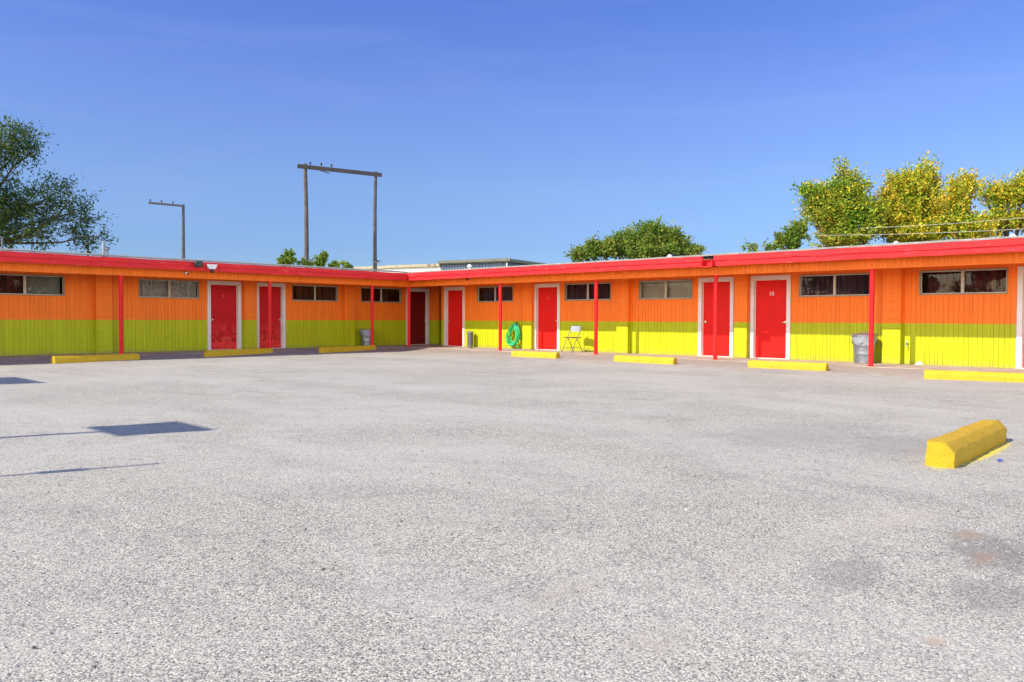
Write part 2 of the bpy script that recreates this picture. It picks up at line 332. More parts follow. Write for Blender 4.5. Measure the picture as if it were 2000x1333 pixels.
# ---------------------------------------------------------------- ground
XR, YL = 19.405, 23.65        # wall planes of the two wings
DPR, DFR, DPL, DFL = 1.454, 1.854, 1.476, 1.876    # post line and fascia distance in front of each wall
ZB, ZF, ZT = 2.132, 2.30, 2.545
WK = 1.60
def walk_dist(x, y): return min((XR-WK)-x, (YL-WK)-y)     # >0 on the lot
def lot_z(x, y):
    d = max(0, walk_dist(x, y)); n = noise.noise(Vector((x*.5, y*.5, 0)))*.012 + noise.noise(Vector((x*2.1, y*2.1, 3)))*.004
    e = .099+.020*noise.noise(Vector((x*1.1, y*1.1, 8)))
    return -.105 + e*math.exp(-(d/.55)**1.3) + n*(min(1, .3+d/2))
def grid(name, xs, ys, fz, mat, **k):
    me = bpy.data.meshes.new(name); nx, ny = len(xs), len(ys)
    me.from_pydata([(x, y, fz(x, y)) for y in ys for x in xs], [], [(j*nx+i, j*nx+i+1, (j+1)*nx+i+1, (j+1)*nx+i) for j in range(ny-1) for i in range(nx-1)])
    me.materials.append(mat); me.polygons.foreach_set('use_smooth', [True]*len(me.polygons)); o = bpy.data.objects.new(name, me); col.objects.link(o); return tag(o, **k)
xs = [-30, -24, -18] + [-14+.22*i for i in range(int((XR-WK+14.3)/.22)+1)]
xs = [x for x in xs if x < XR-WK+.25]; ys = [-30, -24, -18] + [-14+.22*i for i in range(int((YL-WK+14.5)/.22)+1)]
grid('parking_lot', xs, ys, lot_z, M['gravel'], label='pale worn chip-seal parking lot', kind='structure')
g = MB(); g.add([(-900,-900,-.22),(900,-900,-.22),(900,900,-.22),(-900,900,-.22)], [(0,1,2,3)]); g.build('ground', M['earth'], kind='structure', label='dry ground round the motel')
# loose stone chips lying on the lot near the viewpoint
def chips():
    rnd = random.Random(3); vs = []; fs = []; mi = []
    for i in range(9000):
        a = R(rnd.uniform(5, 88)); r = 1.9+7.5*rnd.random()**1.5; x, y = r*math.sin(a), r*math.cos(a)
        s = rnd.uniform(.0025, .006)*(1 if rnd.random() < .97 else 1.8); z = lot_z(x, y)+s*.25; n = len(vs)
        q = [Vector((math.cos(k*1.2566+rnd.uniform(-.3, .3))*s*rnd.uniform(.7, 1.2), math.sin(k*1.2566+rnd.uniform(-.3, .3))*s*rnd.uniform(.7, 1.2), 0)) for k in range(5)]
        for p in q: vs.append((x+p.x, y+p.y, z-s*.5))
        for p in q: vs.append((x+p.x*.6, y+p.y*.6, z+s*rnd.uniform(.25, .6)))
        fs += [(n+k, n+(k+1) % 5, n+5+(k+1) % 5, n+5+k) for k in range(5)] + [tuple(n+5+k for k in range(5))]
    me = bpy.data.meshes.new('gravel'); me.from_pydata(vs, [], fs); o = bpy.data.objects.new('gravel', me)
    t = NT('loose_chips'); g_ = t.n('ShaderNodeNewGeometry')
    me.materials.append(t.out(t.ramp(g_.outputs['Random Per Island'], [(0, (.06, .06, .065)), (.35, (.22, .21, .20)), (.7, (.34, .325, .30)), (1, (.44, .43, .40))]), .9, spec=.1))
    col.objects.link(o); tag(o, label='loose pale stone chips on the parking lot', kind='stuff', cat='gravel')
chips()
# walkway under the roof, both wings and the corner
wkw = MB()
def edge_strip(T, u0, u1):
    n = int((u1-u0)/.15); pts = []
    for i in range(n+1):
        u = u0+(u1-u0)*i/n; e = WK+.05+.05*noise.noise(Vector((u*1.7, T(Vector((0, 0, 0))).x, 0)))+.02*noise.noise(Vector((u*7, 1, 0)))
        pts.append((u, e))
    vs = []
    for u, e in pts: vs += [(u, -.1, 0), (u, e-.04, -.002), (u, e, -.03), (u, e+.01, -.2)]
    wkw.T = T; wkw.add(vs, [(4*i+a, 4*i+a+1, 4*i+a+5, 4*i+a+4) for i in range(n) for a in range(3)])
TL = lambda p: Vector((p.x, YL-p.y, p.z))
TR = lambda p: Vector((XR-p.y, p.x, p.z))
edge_strip(TL, -13, XR-WK); edge_strip(TR, -11, YL-WK)
wkw.T = ident; wkw.add([(XR-WK,YL-WK,0),(XR+3.5,YL-WK,0),(XR+3.5,YL+.1,0),(XR-WK,YL+.1,0)], [(0,1,2,3)])
wk = wkw.build('walkway', M['concrete'], kind='structure', label='concrete walkway under the motel eaves')

# ---------------------------------------------------------------- the motel
motel = empty('motel', (XR, YL, 0), label='long single-storey L-shaped orange and lime-green motel with red roof edge', cat='motel'); motel['wp'] = 1
def mchild(mb, name, mat, parent=motel, **k):
    return mb.build(name, mat, parent, **k) if parent is motel else mb.build(name, mat, parent, **k)
class Wing: pass
L = Wing(); L.T = TL; L.DP = DPL; L.DF = DFL; L.u0 = -1.0
Rw = Wing(); Rw.T = TR; Rw.DP = DPR; Rw.DF = DFR; Rw.u0 = -2.0
def off(T):   # shapes in wall coordinates (u along, v out, z up), stored relative to the motel's corner
    return T
DOORS = {'L': [(11.29, 12.39), (12.90, 13.94), (18.99, 20.11)], 'R': [(20.87, 21.96), (16.46, 17.57), (10.45, 11.51), (8.89, 9.98), (2.90, 3.98)]}
WINS = {'L': [(-9.6, -7.8), (-4.2, -2.4), (.9, 2.7), (5.43, 7.32), (9.25, 11.05), (14.19, 15.98), (16.95, 18.77)], 'R': [(18.51, 20.24), (14.47, 16.27), (11.70, 13.46), (6.93, 8.68), (4.15, 5.89), (-.9, .9), (-5.6, -3.8), (-9.4, -7.6)]}
PILS = {'L': [(-12.3, -11.9), (-6.2, -5.8), (-.2, .2), (3.9, 4.32), (8.05, 8.48), (12.43, 12.85), (16.17, 16.58)], 'R': [(17.54, 17.94), (13.74, 14.15), (9.99, 10.36), (6.22, 6.62), (2.4, 2.8), (-1.4, -1.0), (-6.9, -6.5)]}
POSTS = {'L': [-12.3, -8.2, -4.1, -.1, 4.0, 8.22, 12.55, 16.35, 17.94], 'R': [17.68, 13.90, 10.16, 6.40, 2.64, -1.12, -4.9, -8.7]}
ZDT, ZW0, ZW1 = 2.129, 1.562, 2.110     # door casing top, window bottom and top
ranges = {'L': (-13.0, 20.30), 'R': (-11.0, 22.13)}
rw = random.Random(11)
for key, W in (('L', L), ('R', Rw)):
    a, b = ranges[key]
    ops = sorted([(p, q, -.05, ZDT) for p, q in DOORS[key]]+[(p, q, ZW0, ZW1) for p, q in WINS[key]])
    mb = MB(W.T)
    pieces = []; u = a
    for (p, q, z0, z1) in ops:
        pieces.append((u, p, 0, 2.47))
        if z0 > 0: pieces.append((p, q, 0, z0))
        pieces.append((p, q, z1, 2.47)); u = q
    pieces.append((u, b, 0, 2.47))
    # the grooves run on one irregular pattern for the whole wing
    gs = []; x = a
    while x < b+.2:
        gs.append(x); x += rw.choice([.102, .102, .102, .102, .061, .143])
    for (p, q, z0, z1) in pieces:
        mb.box((p, -.14, z0), (q, -.012, z1))
        cuts = [p]+[g_ for g_ in gs if p+.012 < g_ < q-.012]+[q]
        for c0, c1 in zip(cuts, cuts[1:]):
            e0 = .0035 if c0 != p else 0; e1 = .0035 if c1 != q else 0
            mb.box((c0+e0, -.012, z0+.001), (c1-e1, 0, z1-.001))
    if key == 'L': pass
    o = mchild(mb, 'wall', M['siding'])
    # block pilasters
    for (p, q) in PILS[key]:
        mb = MB(W.T); mb.box((p+.006, .001, 0), (q-.006, .152, 2.47)); z = 0; 
        while z < 2.46:
            z1 = min(z+.203, 2.47); mb.cbox((p, .001, z+.0025), (q, .16, z1-.0025), .004); z = z1
        mchild(mb, 'pilaster', M['block'])
    # header beam with board facing
    mb = MB(W.T); bu0 = a; bu1 = (XR-DPR+.03) if key == 'L' else (YL-DPL-.031)
    mb.box((bu0, W.DP-.03, ZB), (bu1, W.DP+.018, 2.46)); x = bu0
    while x < bu1-.03:
        nx = min(x+rw.choice([.102, .102, .102, .061, .143]), bu1)
        if bu1-nx < .04: nx = bu1
        mb.box((x+.003, W.DP+.018, ZB+.002), (nx-.003, W.DP+.03, 2.46)); x = nx
    mb.box((bu0, W.DP-.05, ZB-.028), (bu1-(0 if key == 'R' else .08), W.DP+.036, ZB-.001))
    mchild(mb, 'beam', M['siding'])
    # soffit
    mb = MB(W.T); e = W.DF-.045
    if key == 'L': mb.box((a, .001, 2.462), (XR-DFR+.0, e, 2.48))
    else: mb.box((a, .001, 2.462), (YL-.001, e, 2.48))
    mchild(mb, 'soffit', M['soffit'])
    # two-board fascia, the upper one proud of the lower one; boards in lengths, edges uneven
    def fascia(u0, u1):
        n = max(1, round((u1-u0)/3.3)); 
        for lay in (0, 1):
            mb = MB(W.T); 
            seg = [(u0+(u1-u0)*i/n, u0+(u1-u0)*(i+1)/n) for i in range(n)]
            for s0, s1 in seg:
                m = max(2, int((s1-s0)/.12)); vs = []
                off_ = rw.uniform(-.004, .004)
                for i in range(m+1):
                    uu = s0+.002+(s1-s0-.004)*i/m; nz = noise.noise(Vector((uu*1.3, lay*5, 2)))
                    nz2 = noise.noise(Vector((uu*6, lay*5, 7)))
                    if lay == 0: z0, z1, v0, v1 = ZF+.006*nz, ZT-.115, W.DF-.04, W.DF+.004*nz+off_
                    else: z0, z1, v0, v1 = ZT-.122+.018*nz+.010*nz2, ZT+.008*nz, W.DF-.039, W.DF+.034+.006*nz+off_
                    vs += [(uu, v0, z0), (uu, v1, z0), (uu, v1+.002, z1), (uu, v0, z1)]
                fs = [(4*i+k, 4*i+(k+1) % 4, 4*i+4+(k+1) % 4, 4*i+4+k) for i in range(m) for k in range(4)]+[(0,1,2,3), tuple(4*m+k for k in (3,2,1,0))]
                mb.add(vs, fs)
            mchild(mb, 'fascia_board', M['fascia'])
    if key == 'L': fascia(a, XR-DFR-.03)
    else: fascia(a, 9.99); fascia(10.30, YL-DFL+.03)
    # posts
    for u in POSTS[key]:
        mb = MB(W.T); mb.tube([(u, W.DP, -.02), (u, W.DP, ZB-.03)], .052, 20); mb.cbox((u-.08, W.DP-.08, -.0), (u+.08, W.DP+.08, .008), .003)
        mb.cbox((u-.09, W.DP-.06, ZB-.045), (u+.09, W.DP+.06, ZB-.029), .003)
        mchild(mb, 'post', M['post'], smooth=True)
# corner post stands at the meeting of the two beams (already the last of the left wing)

# plain outer walls and the passage end
mb = MB()
mb.box((-13.0, YL+.14, 0), (-12.86, YL+6, 2.47)); mb.box((-13.0, YL+6, 0), (XR+6, YL+6.14, 2.9)); mb.box((XR+6, -11, 0), (XR+6.14, YL+6.14, 2.9)); mb.box((XR+.14, -11.0, 0), (XR+6, -10.86, 2.47))
mb.box((20.19, 23.19, 0), (20.30, YL-.001, 2.47)); mb.box((XR+.14, 21.99, 0), (XR+6, 22.13, 2.47)); mb.box((20.30, YL-.12, 0), (XR+6, YL, 2.47))
mchild(mb, 'outer_wall', M['siding'])
mb = MB(); mb.box((21.6, 22.13, 0), (21.7, YL-.12, 2.47)); mchild(mb, 'passage_dark_panel', M['dark'])  # no real door: a near-black sheet painted as the passage's darkness
mb = MB(TL); mb.box((20.135, 0, 0), (20.185, .03, 2.3)); mchild(mb, 'corner_trim', M['siding'])

# roof: low slope rising away from the eaves, gravelled
def roof():
    s = .077; o = .012; Xf, Yf = XR-DFR-.03-o, YL-DFL-.03-o; D = 8.4; zr = ZT+.004; th = .035
    mb = MB()
    def sheet(pts):
        n = len(pts); vs = [(x, y, z+th) for x, y, z in pts]+[(x, y, z) for x, y, z in pts]
        mb.add(vs, [tuple(range(n)), tuple(range(2*n-1, n-1, -1))]+[(i, (i+1) % n, n+(i+1) % n, n+i) for i in range(n)])
    # the left slope has a rolled, uneven front edge
    n = 140; A = []
    for i in range(n+1):
        x = -13.1+(Xf+13.1)*i/n; A.append((x, Yf+.008*noise.noise(Vector((x*2, 0, 0))), zr+.012*noise.noise(Vector((x*1.5, 4, 0)))+.006))
    A[-1] = (Xf, Yf, zr)
    sheet(A+[(Xf+D, Yf+D, zr+s*D), (-13.1, Yf+D, zr+s*D)])
    Bp = [(Xf, Yf, zr)]
    ycuts = []
    for i in range(1, 101):
        y = Yf-(Yf+11.1)*i/100; Bp.append((Xf+.008*noise.noise(Vector((0, y*2, 0))), y, zr+.010*noise.noise(Vector((y*1.5, 9, 0)))+.002))
    sheet(Bp+[(Xf+D, -11.1, zr+s*D), (Xf+D, Yf+D, zr+s*D)])
    r = mchild(mb, 'roof', M['roofing'])
    # edge roll of pale roofing along both eaves
    return r
roof_o = roof()
# the break in the right wing's fascia: recessed board, open scupper box and torn felt
mb = MB(TR); mb.box((9.97, DFR-.16, ZF+.03), (10.32, DFR-.12, ZT)); mb.box((9.99, DFR-.12, ZF-.02), (10.012, DFR+.10, ZF+.13)); mb.box((10.278, DFR-.12, ZF-.02), (10.30, DFR+.10, ZF+.13)); mb.box((9.99, DFR-.12, ZF-.025), (10.30, DFR+.12, ZF-.005))
sp = mchild(mb, 'scupper', M['fascia'])
mb = MB(TR); rr = random.Random(5)
for i in range(26):
    u = rr.uniform(10.02, 10.50); v = DFR+rr.uniform(-.12, .03); z = ZT+.045-(max(0, 10.33-u))*.25+rr.uniform(-.02, .02); s = rr.uniform(.03, .07)
    if u > 10.33: z = ZT+.04+rr.uniform(-.005, .015); v = DFR-rr.uniform(.0, .1)
    mb.add([(u-s, v-s*.4, z), (u+s, v-s*.5, z-.02), (u+s*.8, v+s*.5, z-.03), (u-s*.7, v+s*.4, z-.005)], [(0,1,2,3)]); mb.add([(u-s, v, z), (u+s, v+.01, z-.01), (u+s*.6, v+.01, z-.06)], [(0,1,2)])
mchild(mb, 'torn_felt', M['felt'], kind=None)

# doors
def text_mesh(s, size, depth, mat, parent, name='door_number'):
    cu = bpy.data.curves.new('number_text', 'FONT'); cu.body = s; cu.size = size; cu.extrude = depth; cu.align_x = 'CENTER'; cu.align_y = 'CENTER'; cu.resolution_u = 4
    tmp = bpy.data.objects.new('tmp', cu); col.objects.link(tmp); dg = bpy.context.evaluated_depsgraph_get(); dg.update()
    me = bpy.data.meshes.new_from_object(tmp.evaluated_get(dg)); bpy.data.objects.remove(tmp)
    me.materials.clear(); me.materials.append(mat); o = bpy.data.objects.new(name, me); col.objects.link(o); o.parent = parent; return o
def door(key, p, q, mat, knob_side, num=None, nm='number', knob='ball', label=None, kick=False, peep=False):
    W = L if key == 'L' else Rw
    base = Vector(motel.location)
    T = W.T
    cw = .105
    mb = MB(T); mb.box((p+cw-.012, -.115, .018), (q-cw+.012, -.075, ZDT-cw+.012))
    d = mchild(mb, 'door', mat)
    if label: d['label'] = label
    if kick:
        k = MB(T); k.cbox((p+cw+.01, -.0755, .03), (q-cw-.01, -.0705, .25), .002); k.build('kick_plate', M['door_kick'], d, loc=None).data.transform(Matrix.Translation(-base))
    f = MB(T)
    f.cbox((p, -.13, 0), (p+cw*.99, .024, ZDT-cw), .004); f.cbox((q-cw*.99, -.13, 0), (q, .024, ZDT-cw), .004); f.cbox((p, -.13, ZDT-cw+.0005), (q, .024, ZDT), .004)
    f.box((p+cw-.001, -.074, .0), (p+cw+.014, -.055, ZDT-cw)); f.box((q-cw-.014, -.074, 0), (q-cw+.001, -.055, ZDT-cw)); f.box((p+cw+.014, -.074, ZDT-cw-.014), (q-cw-.014, -.055, ZDT-cw))
    f.box((p+cw, -.13, 0), (q-cw, .03, .016))
    fo = f.build('door_frame', M['trim'], d); fo.data.transform(Matrix.Translation(-base))
    ku = (p+cw+.07) if knob_side == 'lo' else (q-cw-.07)
    k = MB(lambda v: T(Vector((ku+v.x, -.075+v.z, .93+v.y))))
    if knob == 'ball': k.lathe([(.0, 0), (.032, .001), (.032, .008), (.012, .01), (.012, .03), (.022, .036), (.030, .05), (.022, .064), (0, .068)], n=16)
    else: k.lathe([(.0, 0), (.032, .001), (.032, .008), (.012, .01), (.012, .045), (0, .047)], n=16); k.cbox((-.06 if knob_side == 'hi' else -.01, -.01, .04), (.01 if knob_side == 'hi' else .06, .01, .056), .004)
    ko = k.build('knob', M['brass'], d, smooth=True); ko.data.transform(Matrix.Translation(-base))
    if num:
        t = text_mesh(num, .14, .002, M[nm], d)
        c = (p+q)/2-(.0 if num != '10' else 0)
        if key == 'L': mw = Matrix.Translation(Vector((c, YL+.072, 1.66))-base) @ Matrix.Rotation(R(90), 4, 'X')
        else: mw = Matrix.Translation(Vector((XR+.072, c, 1.66))-base) @ Matrix.Rotation(R(-90), 4, 'Z') @ Matrix.Rotation(R(90), 4, 'X')
        t.data.transform(mw)
    return d
M['door_kick'] = red_paint('kick_plate_paint', (.72, .035, .03), False, z_amt=.4, rough=.35)
door('L', *DOORS['L'][0], M['door_worn'], 'lo', '3', 'number_faint', kick=True, label='scuffed red door with a faded number 3 and kick plate')
door('L', *DOORS['L'][1], M['door_worn'], 'hi', '4', 'number', kick=True, label='scuffed red door with kick plate behind a red post')
door('L', *DOORS['L'][2], M['door_dark'], 'hi', label='dark maroon door in the shaded corner')
door('R', *DOORS['R'][0], M['door'], 'hi')
door('R', *DOORS['R'][1], M['door'], 'lo', '8', 'number_faint', label='red door with a faded number 8')
door('R', *DOORS['R'][2], M['door'], 'hi', knob='lever')
door('R', *DOORS['R'][3], M['door'], 'lo', '10', 'number', knob='lever', label='red door numbered 10')
door('R', *DOORS['R'][4], M['door'], 'lo')

# windows: sliding sashes, aluminium frames, glass panes and curtains behind
def window(key, p, q, c1, c2, gap=None, light=False, label=None):
    """c1: what hangs behind the low-u sash, c2 behind the high-u sash"""
    W = L if key == 'L' else Rw; T = W.T; base = Matrix.Translation(-Vector(motel.location)); z0, z1 = ZW0, ZW1; fw = .024
    f = MB(T)
    f.cbox((p, -.12, z0), (q, .018, z0+fw), .003); f.cbox((p, -.12, z1-fw), (q, .018, z1), .003); f.cbox((p, -.12, z0+fw), (p+fw, .018, z1-fw), .003); f.cbox((q-fw, -.12, z0+fw), (q, .018, z1-fw), .003)
    o = mchild(f, 'window', M['alu']); 
    if label: o['label'] = label
    m = (p+q)/2; s = MB(T); s.cbox((m-.017, -.05, z0+fw), (m+.017, .004, z1-fw), .003)
    for e0, e1, v in ((p+fw, m-.017, -.035), (m+.017, q-fw, -.055)):
        s.box((e0, v, z0+fw), (e1, v+.02, z0+fw+.018)); s.box((e0, v, z1-fw-.018), (e1, v+.02, z1-fw)); s.box((e0, v, z0+fw+.018), (e0+.018, v+.02, z1-fw-.018)); s.box((e1-.018, v, z0+fw+.018), (e1, v+.02, z1-fw-.018))
    s.build('sash', M['alu_light'], o).data.transform(base)
    for e0, e1, v in ((p+fw+.018, m-.04, -.027), (m+.04, q-fw-.018, -.047)):
        g_ = MB(T); g_.box((e0, v, z0+fw+.018), (e1, v+.003, z1-fw-.018)); g_.build('pane', M['glass'], o).data.transform(base)
    for i, (e0, e1, cm) in enumerate(((p+.01, m-.003, c1), (m+.003, q-.01, c2))):
        if cm is None: continue
        if gap and i in gap:
            g0, g1 = gap[i]; e0, e1 = e0+(e1-e0)*g0, e0+(e1-e0)*g1
        cmb = MB(T); n = 44; vs = []; ph = rw.uniform(0, 6); flat = cm in ('cur_grey', 'cur_beige')
        for k in range(n+1):
            uu = e0+(e1-e0)*k/n; am = .002 if flat else .016
            v = -.15+am*math.sin(k*1.25+ph+1.3*math.sin(k*.31))+am*.6*math.sin(k*.55+ph*2)
            for zz in (z0-.02, z1+.02): vs += [(uu, v, zz), (uu, v-.004, zz)]
        fs = []
        for k in range(n):
            b = 4*k; fs += [(b, b+4, b+6, b+2), (b+1, b+3, b+7, b+5), (b+2, b+6, b+7, b+3), (b, b+1, b+5, b+4)]
        cmb.add(vs, fs); cmb.build('curtain', M[cm], o, smooth=True).data.transform(base)
    return o
WL, WR_ = WINS['L'], WINS['R']
for i in (0, 1, 2): window('L', *WL[i], 'cur_dark', 'cur_dark')
window('L', *WL[3], 'cur_red', 'cur_grey', gap={1: (0, .93)}, label='window with dark left sash and plain grey screen on the right')
window('L', *WL[4], 'cur_lace', 'cur_lace', label='window with grey lace curtains')
window('L', *WL[5], 'cur_brown', 'cur_brown', gap={0: (.25, 1)}, label='window with dark brown curtains')
window('L', *WL[6], 'cur_brown', 'cur_brown', gap={0: (0, .5), 1: (0, .45)}, label='nearly black window beside the corner')
window('R', *WR_[0], 'cur_dark', 'cur_dark', gap={1: (0, .85)})
window('R', *WR_[1], 'cur_dark', 'cur_dark')
window('R', *WR_[2], 'cur_beige', 'cur_beige', gap={0: (0, .97)}, label='window with closed beige blinds')
window('R', *WR_[3], 'cur_dark', 'cur_dark')
window('R', *WR_[4], 'cur_red', 'cur_red', gap={1: (0, .85), 0: (.12, 1)}, label='window with dark red curtains')
for i in (5, 6, 7): window('R', *WR_[i], 'cur_dark', 'cur_dark')

# small things fixed to the walls: vents, faucet
def plate(key, u, z, r, name, mat='block', hood=True):
    W = L if key == 'L' else Rw; T = W.T
    m = MB(lambda v: T(Vector((u+v.x, v.z+.001, z+v.y)))); m.lathe([(0, 0), (r, 0), (r, .012), (r*.8, .02), (0, .022)], n=16)
    if hood: m.T = T; m.tube([(u, .0, z+.01), (u, .05, z+.01), (u, .075, z-.01), (u, .08, z-.05)], r*.5, 10)
    mchild(m, name, M[mat], smooth=True)
plate('L', 10.06, .42, .06, 'pipe_vent'); plate('R', 15.39, .46, .06, 'pipe_vent', hood=False)
f = MB(lambda v: TR(Vector((6.12+v.x, v.y, .46+v.z)))); f.tube([(0, 0, 0), (0, .07, 0), (0, .09, -.02), (0, .095, -.06)], .013, 10); f.tube([(0, .05, 0), (0, .05, .045)], .008, 8); f.tube([(-.03, .05, .045), (.03, .05, .045)], .01, 8); f.lathe([(0, 0), (.028, 0), (.028, .004), (0, .005)], n=12)
mchild(f, 'faucet', M['galv'], smooth=True)
f = MB(lambda v: TR(Vector((18.30+v.x, v.y, .84+v.z)))); f.tube([(0, 0, 0), (0, .08, 0), (0, .10, -.02), (0, .105, -.06)], .014, 10); f.tube([(0, .05, 0), (0, .05, .05)], .008, 8); f.tube([(-.03, .05, .05), (.03, .05, .05)], .01, 8)
mchild(f, 'faucet', M['black_plastic'], smooth=True)

# roof vents standing on the motel's roof
def roof_z(x, y): return ZT+.04+.083*max(0, min(x-(XR-DFR), 1e9) if y < YL-DFL else max(y-(YL-DFL), 0))
def rvent(px, r, h, rad, cap, mat):
    p = at(px, 600, r); z = ZT+.03+.083*max(p.y-(YL-DFL) if p.x < XR-DFR else 0, p.x-(XR-DFR) if p.x > XR-DFR else 0)
    m = MB(lambda v: Vector((p.x, p.y, z))+v); m.tube([(0, 0, -.05), (0, 0, h)], rad, 12)
    if cap: m.lathe([(rad, h-.02), (cap, h), (cap, h+.05), (cap*.5, h+.09), (0, h+.1)], n=16)
    return mchild(m, 'roof_vent', M[mat], smooth=True)
rvent(203, 25.5, .38, .045, 0, 'galv'); rvent(208, 25.8, .14, .06, .1, 'galv'); rvent(917, 27.5, .07, .04, .08, 'white_plastic')
rvent(1307, 22.4, -.01, .04, .07, 'white_plastic'); rvent(1748, 19.2, -.03, .04, .06, 'white_plastic'); rvent(1975, 18.7, -.03, .04, .07, 'white_plastic'); rvent(6, 27, .32, .03, 0, 'grey_metal')

# ---------------------------------------------------------------- fixtures hung on the eaves
def frame_at(T, u, v, z): return lambda p: T(Vector((u+p.x, v+p.y, z+p.z)))
def fix_parts(name, T, u, v, z, specs, **k):
    base = T(Vector((u, v, z))); e = empty(name, base, **k); F = frame_at(T, u, v, z)
    for nm, fn, mat in specs:
        m = MB(F); fn(m); m.build(nm, M[mat], e, smooth=True).data.transform(Matrix.Translation(-base))
    return e
fix_parts('floodlight', TL, 10.08, DFL+.03, 2.47, [
    ('bracket', lambda m: (m.cbox((-.05, -.005, -.05), (.05, .03, .05)), m.tube([(0, .03, 0), (0, .08, -.01)], .015)), 'grey_metal'),
    ('housing', lambda m: (m.cbox((-.11, .08, -.08), (.11, .16, .09), .015), [m.box((-.10+.04*i, .06, -.06), (-.095+.04*i, .08, .07)) for i in range(6)]), 'black_plastic'),
    ('lamp_glass', lambda m: m.cbox((-.09, .16, -.06), (.09, .166, .07), .003), 'glass')],
    label='small black floodlight on the red roof edge, above left of door 3', cat='floodlight')
fix_parts('security_light', TL, 10.50, DFL+.03, 2.43, [
    ('housing', lambda m: (m.add([(-.14,0,.06),(.14,0,.06),(.14,.10,.06),(-.14,.10,.06),(-.09,0,-.07),(.09,0,-.07),(.09,.08,-.07),(-.09,.08,-.07)], [(0,1,2,3),(4,7,6,5),(0,4,5,1),(1,5,6,2),(2,6,7,3),(3,7,4,0)])), 'white_plastic'),
    ('sensor', lambda m: (m.tube([(0, .05, -.07), (0, .06, -.10)], .02, 10), m.lathe([(0, -.18), (.035, -.17), (.05, -.14), (.05, -.11), (.02, -.095), (0, -.095)], (0, .06, 0), 14)), 'black_plastic')],
    label='white wedge-shaped security light with a dark sensor below, above door 3', cat='security light')
fix_parts('dome_camera', TL, 9.95, DPL+.03, 2.24, [
    ('housing', lambda m: m.lathe([(0, -.03), (.03, -.03), (.045, 0), (.045, .03), (0, .035)], (0, .045, 0), 14), 'white_plastic'),
    ('lens', lambda m: m.lathe([(0, -.03), (.022, -.02), (.026, 0), (.018, .02), (0, .026)], (.03, .075, -.012), 12), 'black_plastic')],
    label='tiny round camera on the orange board left of the security light', cat='camera')
fix_parts('eave_camera', TR, 19.1, DPR+.03, 2.27, [
    ('mount', lambda m: m.tube([(0, 0, .0), (0, .06, .01)], .012, 8), 'black_plastic'),
    ('housing', lambda m: m.tube([(0, .06, .03), (-.01, .075, -.03)], .028, 12), 'black_plastic')],
    label='tiny dark fixture on the beam above the ashtray', cat='camera')

# ---------------------------------------------------------------- parking blocks
def block(x0, y0, x1, y1, label, h=.165, wd=.19, seed=0, group='yellow concrete parking blocks', rough_=1):
    d = Vector((x1-x0, y1-y0, 0)); Ln = d.length; d.normalize(); n = Vector((-d.y, d.x, 0)); c = Vector(((x0+x1)/2, (y0+y1)/2, 0))
    # ground points given on the near bottom edge; n is turned to point away from the viewer
    if n.dot(Vector((c.x, c.y, 0))) < 0: n = -n
    gz = lot_z(c.x, c.y)
    prof = [(-wd*.5, 0), (-wd*.485, h*.60), (-wd*.27, h*.965), (-wd*.2, h), (wd*.2, h), (wd*.27, h*.965), (wd*.485, h*.60), (wd*.5, 0)]
    if rough_ > 1: prof = [(-wd*.5, 0), (-wd*.5, h*.64), (-wd*.25, h*.985), (-wd*.2, h), (wd*.42, h), (wd*.485, h*.95), (wd*.5, h*.88), (wd*.5, 0)]
    m = int(Ln/.02); vs = []; npf = []
    for a, b in zip(prof, prof[1:]):
        k = max(1, round(math.hypot(b[0]-a[0], b[1]-a[1])/.018))
        npf += [(a[0]+(b[0]-a[0])*i/k, a[1]+(b[1]-a[1])*i/k) for i in range(k)]
    npf.append(prof[-1]); P = len(npf); s = Vector((seed*3.1, seed*1.7, 0))
    for i in range(m+1):
        t = -Ln/2+Ln*i/m; endc = min(1, .97+.03*min(i, m-i)/1.0)
        for (a, b) in npf:
            q = Vector((t, a, b)); chip = max(0, noise.noise(q*5.5+s*2)-.28)*.05*rough_ if .55*h < b < .99*h else 0; dz = noise.noise(q*7+s)*.006*rough_+noise.noise(q*22+s)*.0045*rough_-(chip if a > 0 else -chip)*.6
            vs.append((t + (0 if 0 < i < m else noise.noise(q*11+s)*.008), a*endc+dz, max(-.03, b*(endc if b > 0 else 1)+dz*.8-(.03 if b == 0 else 0))))
    fs = [(i*P+k, i*P+k+1, (i+1)*P+k+1, (i+1)*P+k) for i in range(m) for k in range(P-1)]+[(i*P+P-1, i*P, (i+1)*P, (i+1)*P+P-1) for i in range(m)]
    # ends as fans so their faces stay planar enough
    e0 = len(vs); vs += [(-Ln/2-.002, 0, h*.45), (Ln/2+.002, 0, h*.45)]
    fs += [(k+1, k, e0) for k in range(P-1)]+[(m*P+k, m*P+k+1, e0+1) for k in range(P-1)]+[(0, P-1, e0), (m*P+P-1, m*P, e0+1)]
    me = bpy.data.meshes.new('parking_block'); me.from_pydata(vs, [], fs); me.materials.append(M['yellow'])
    bm = bmesh.new(); bm.from_mesh(me); bmesh.ops.recalc_face_normals(bm, faces=bm.faces); bm.to_mesh(me); bm.free()
    me.polygons.foreach_set('use_smooth', [True]*len(me.polygons))
    try: me.set_sharp_from_angle(angle=R(44))
    except Exception: pass
    o = bpy.data.objects.new('parking_block', me); col.objects.link(o)
    ctr = c+n*wd*.5; o.location = (ctr.x, ctr.y, gz); o.rotation_euler = (0, 0, math.atan2(d.y, d.x)); tag(o, label, 'parking block', group)
block(6.22, 20.86, 8.30, 21.16, 'yellow parking block left of the lace-curtained window, leftmost of the blocks', seed=1)
block(10.18, 21.28, 12.40, 21.72, 'yellow parking block in front of the two scuffed red doors on the left wing', seed=2)
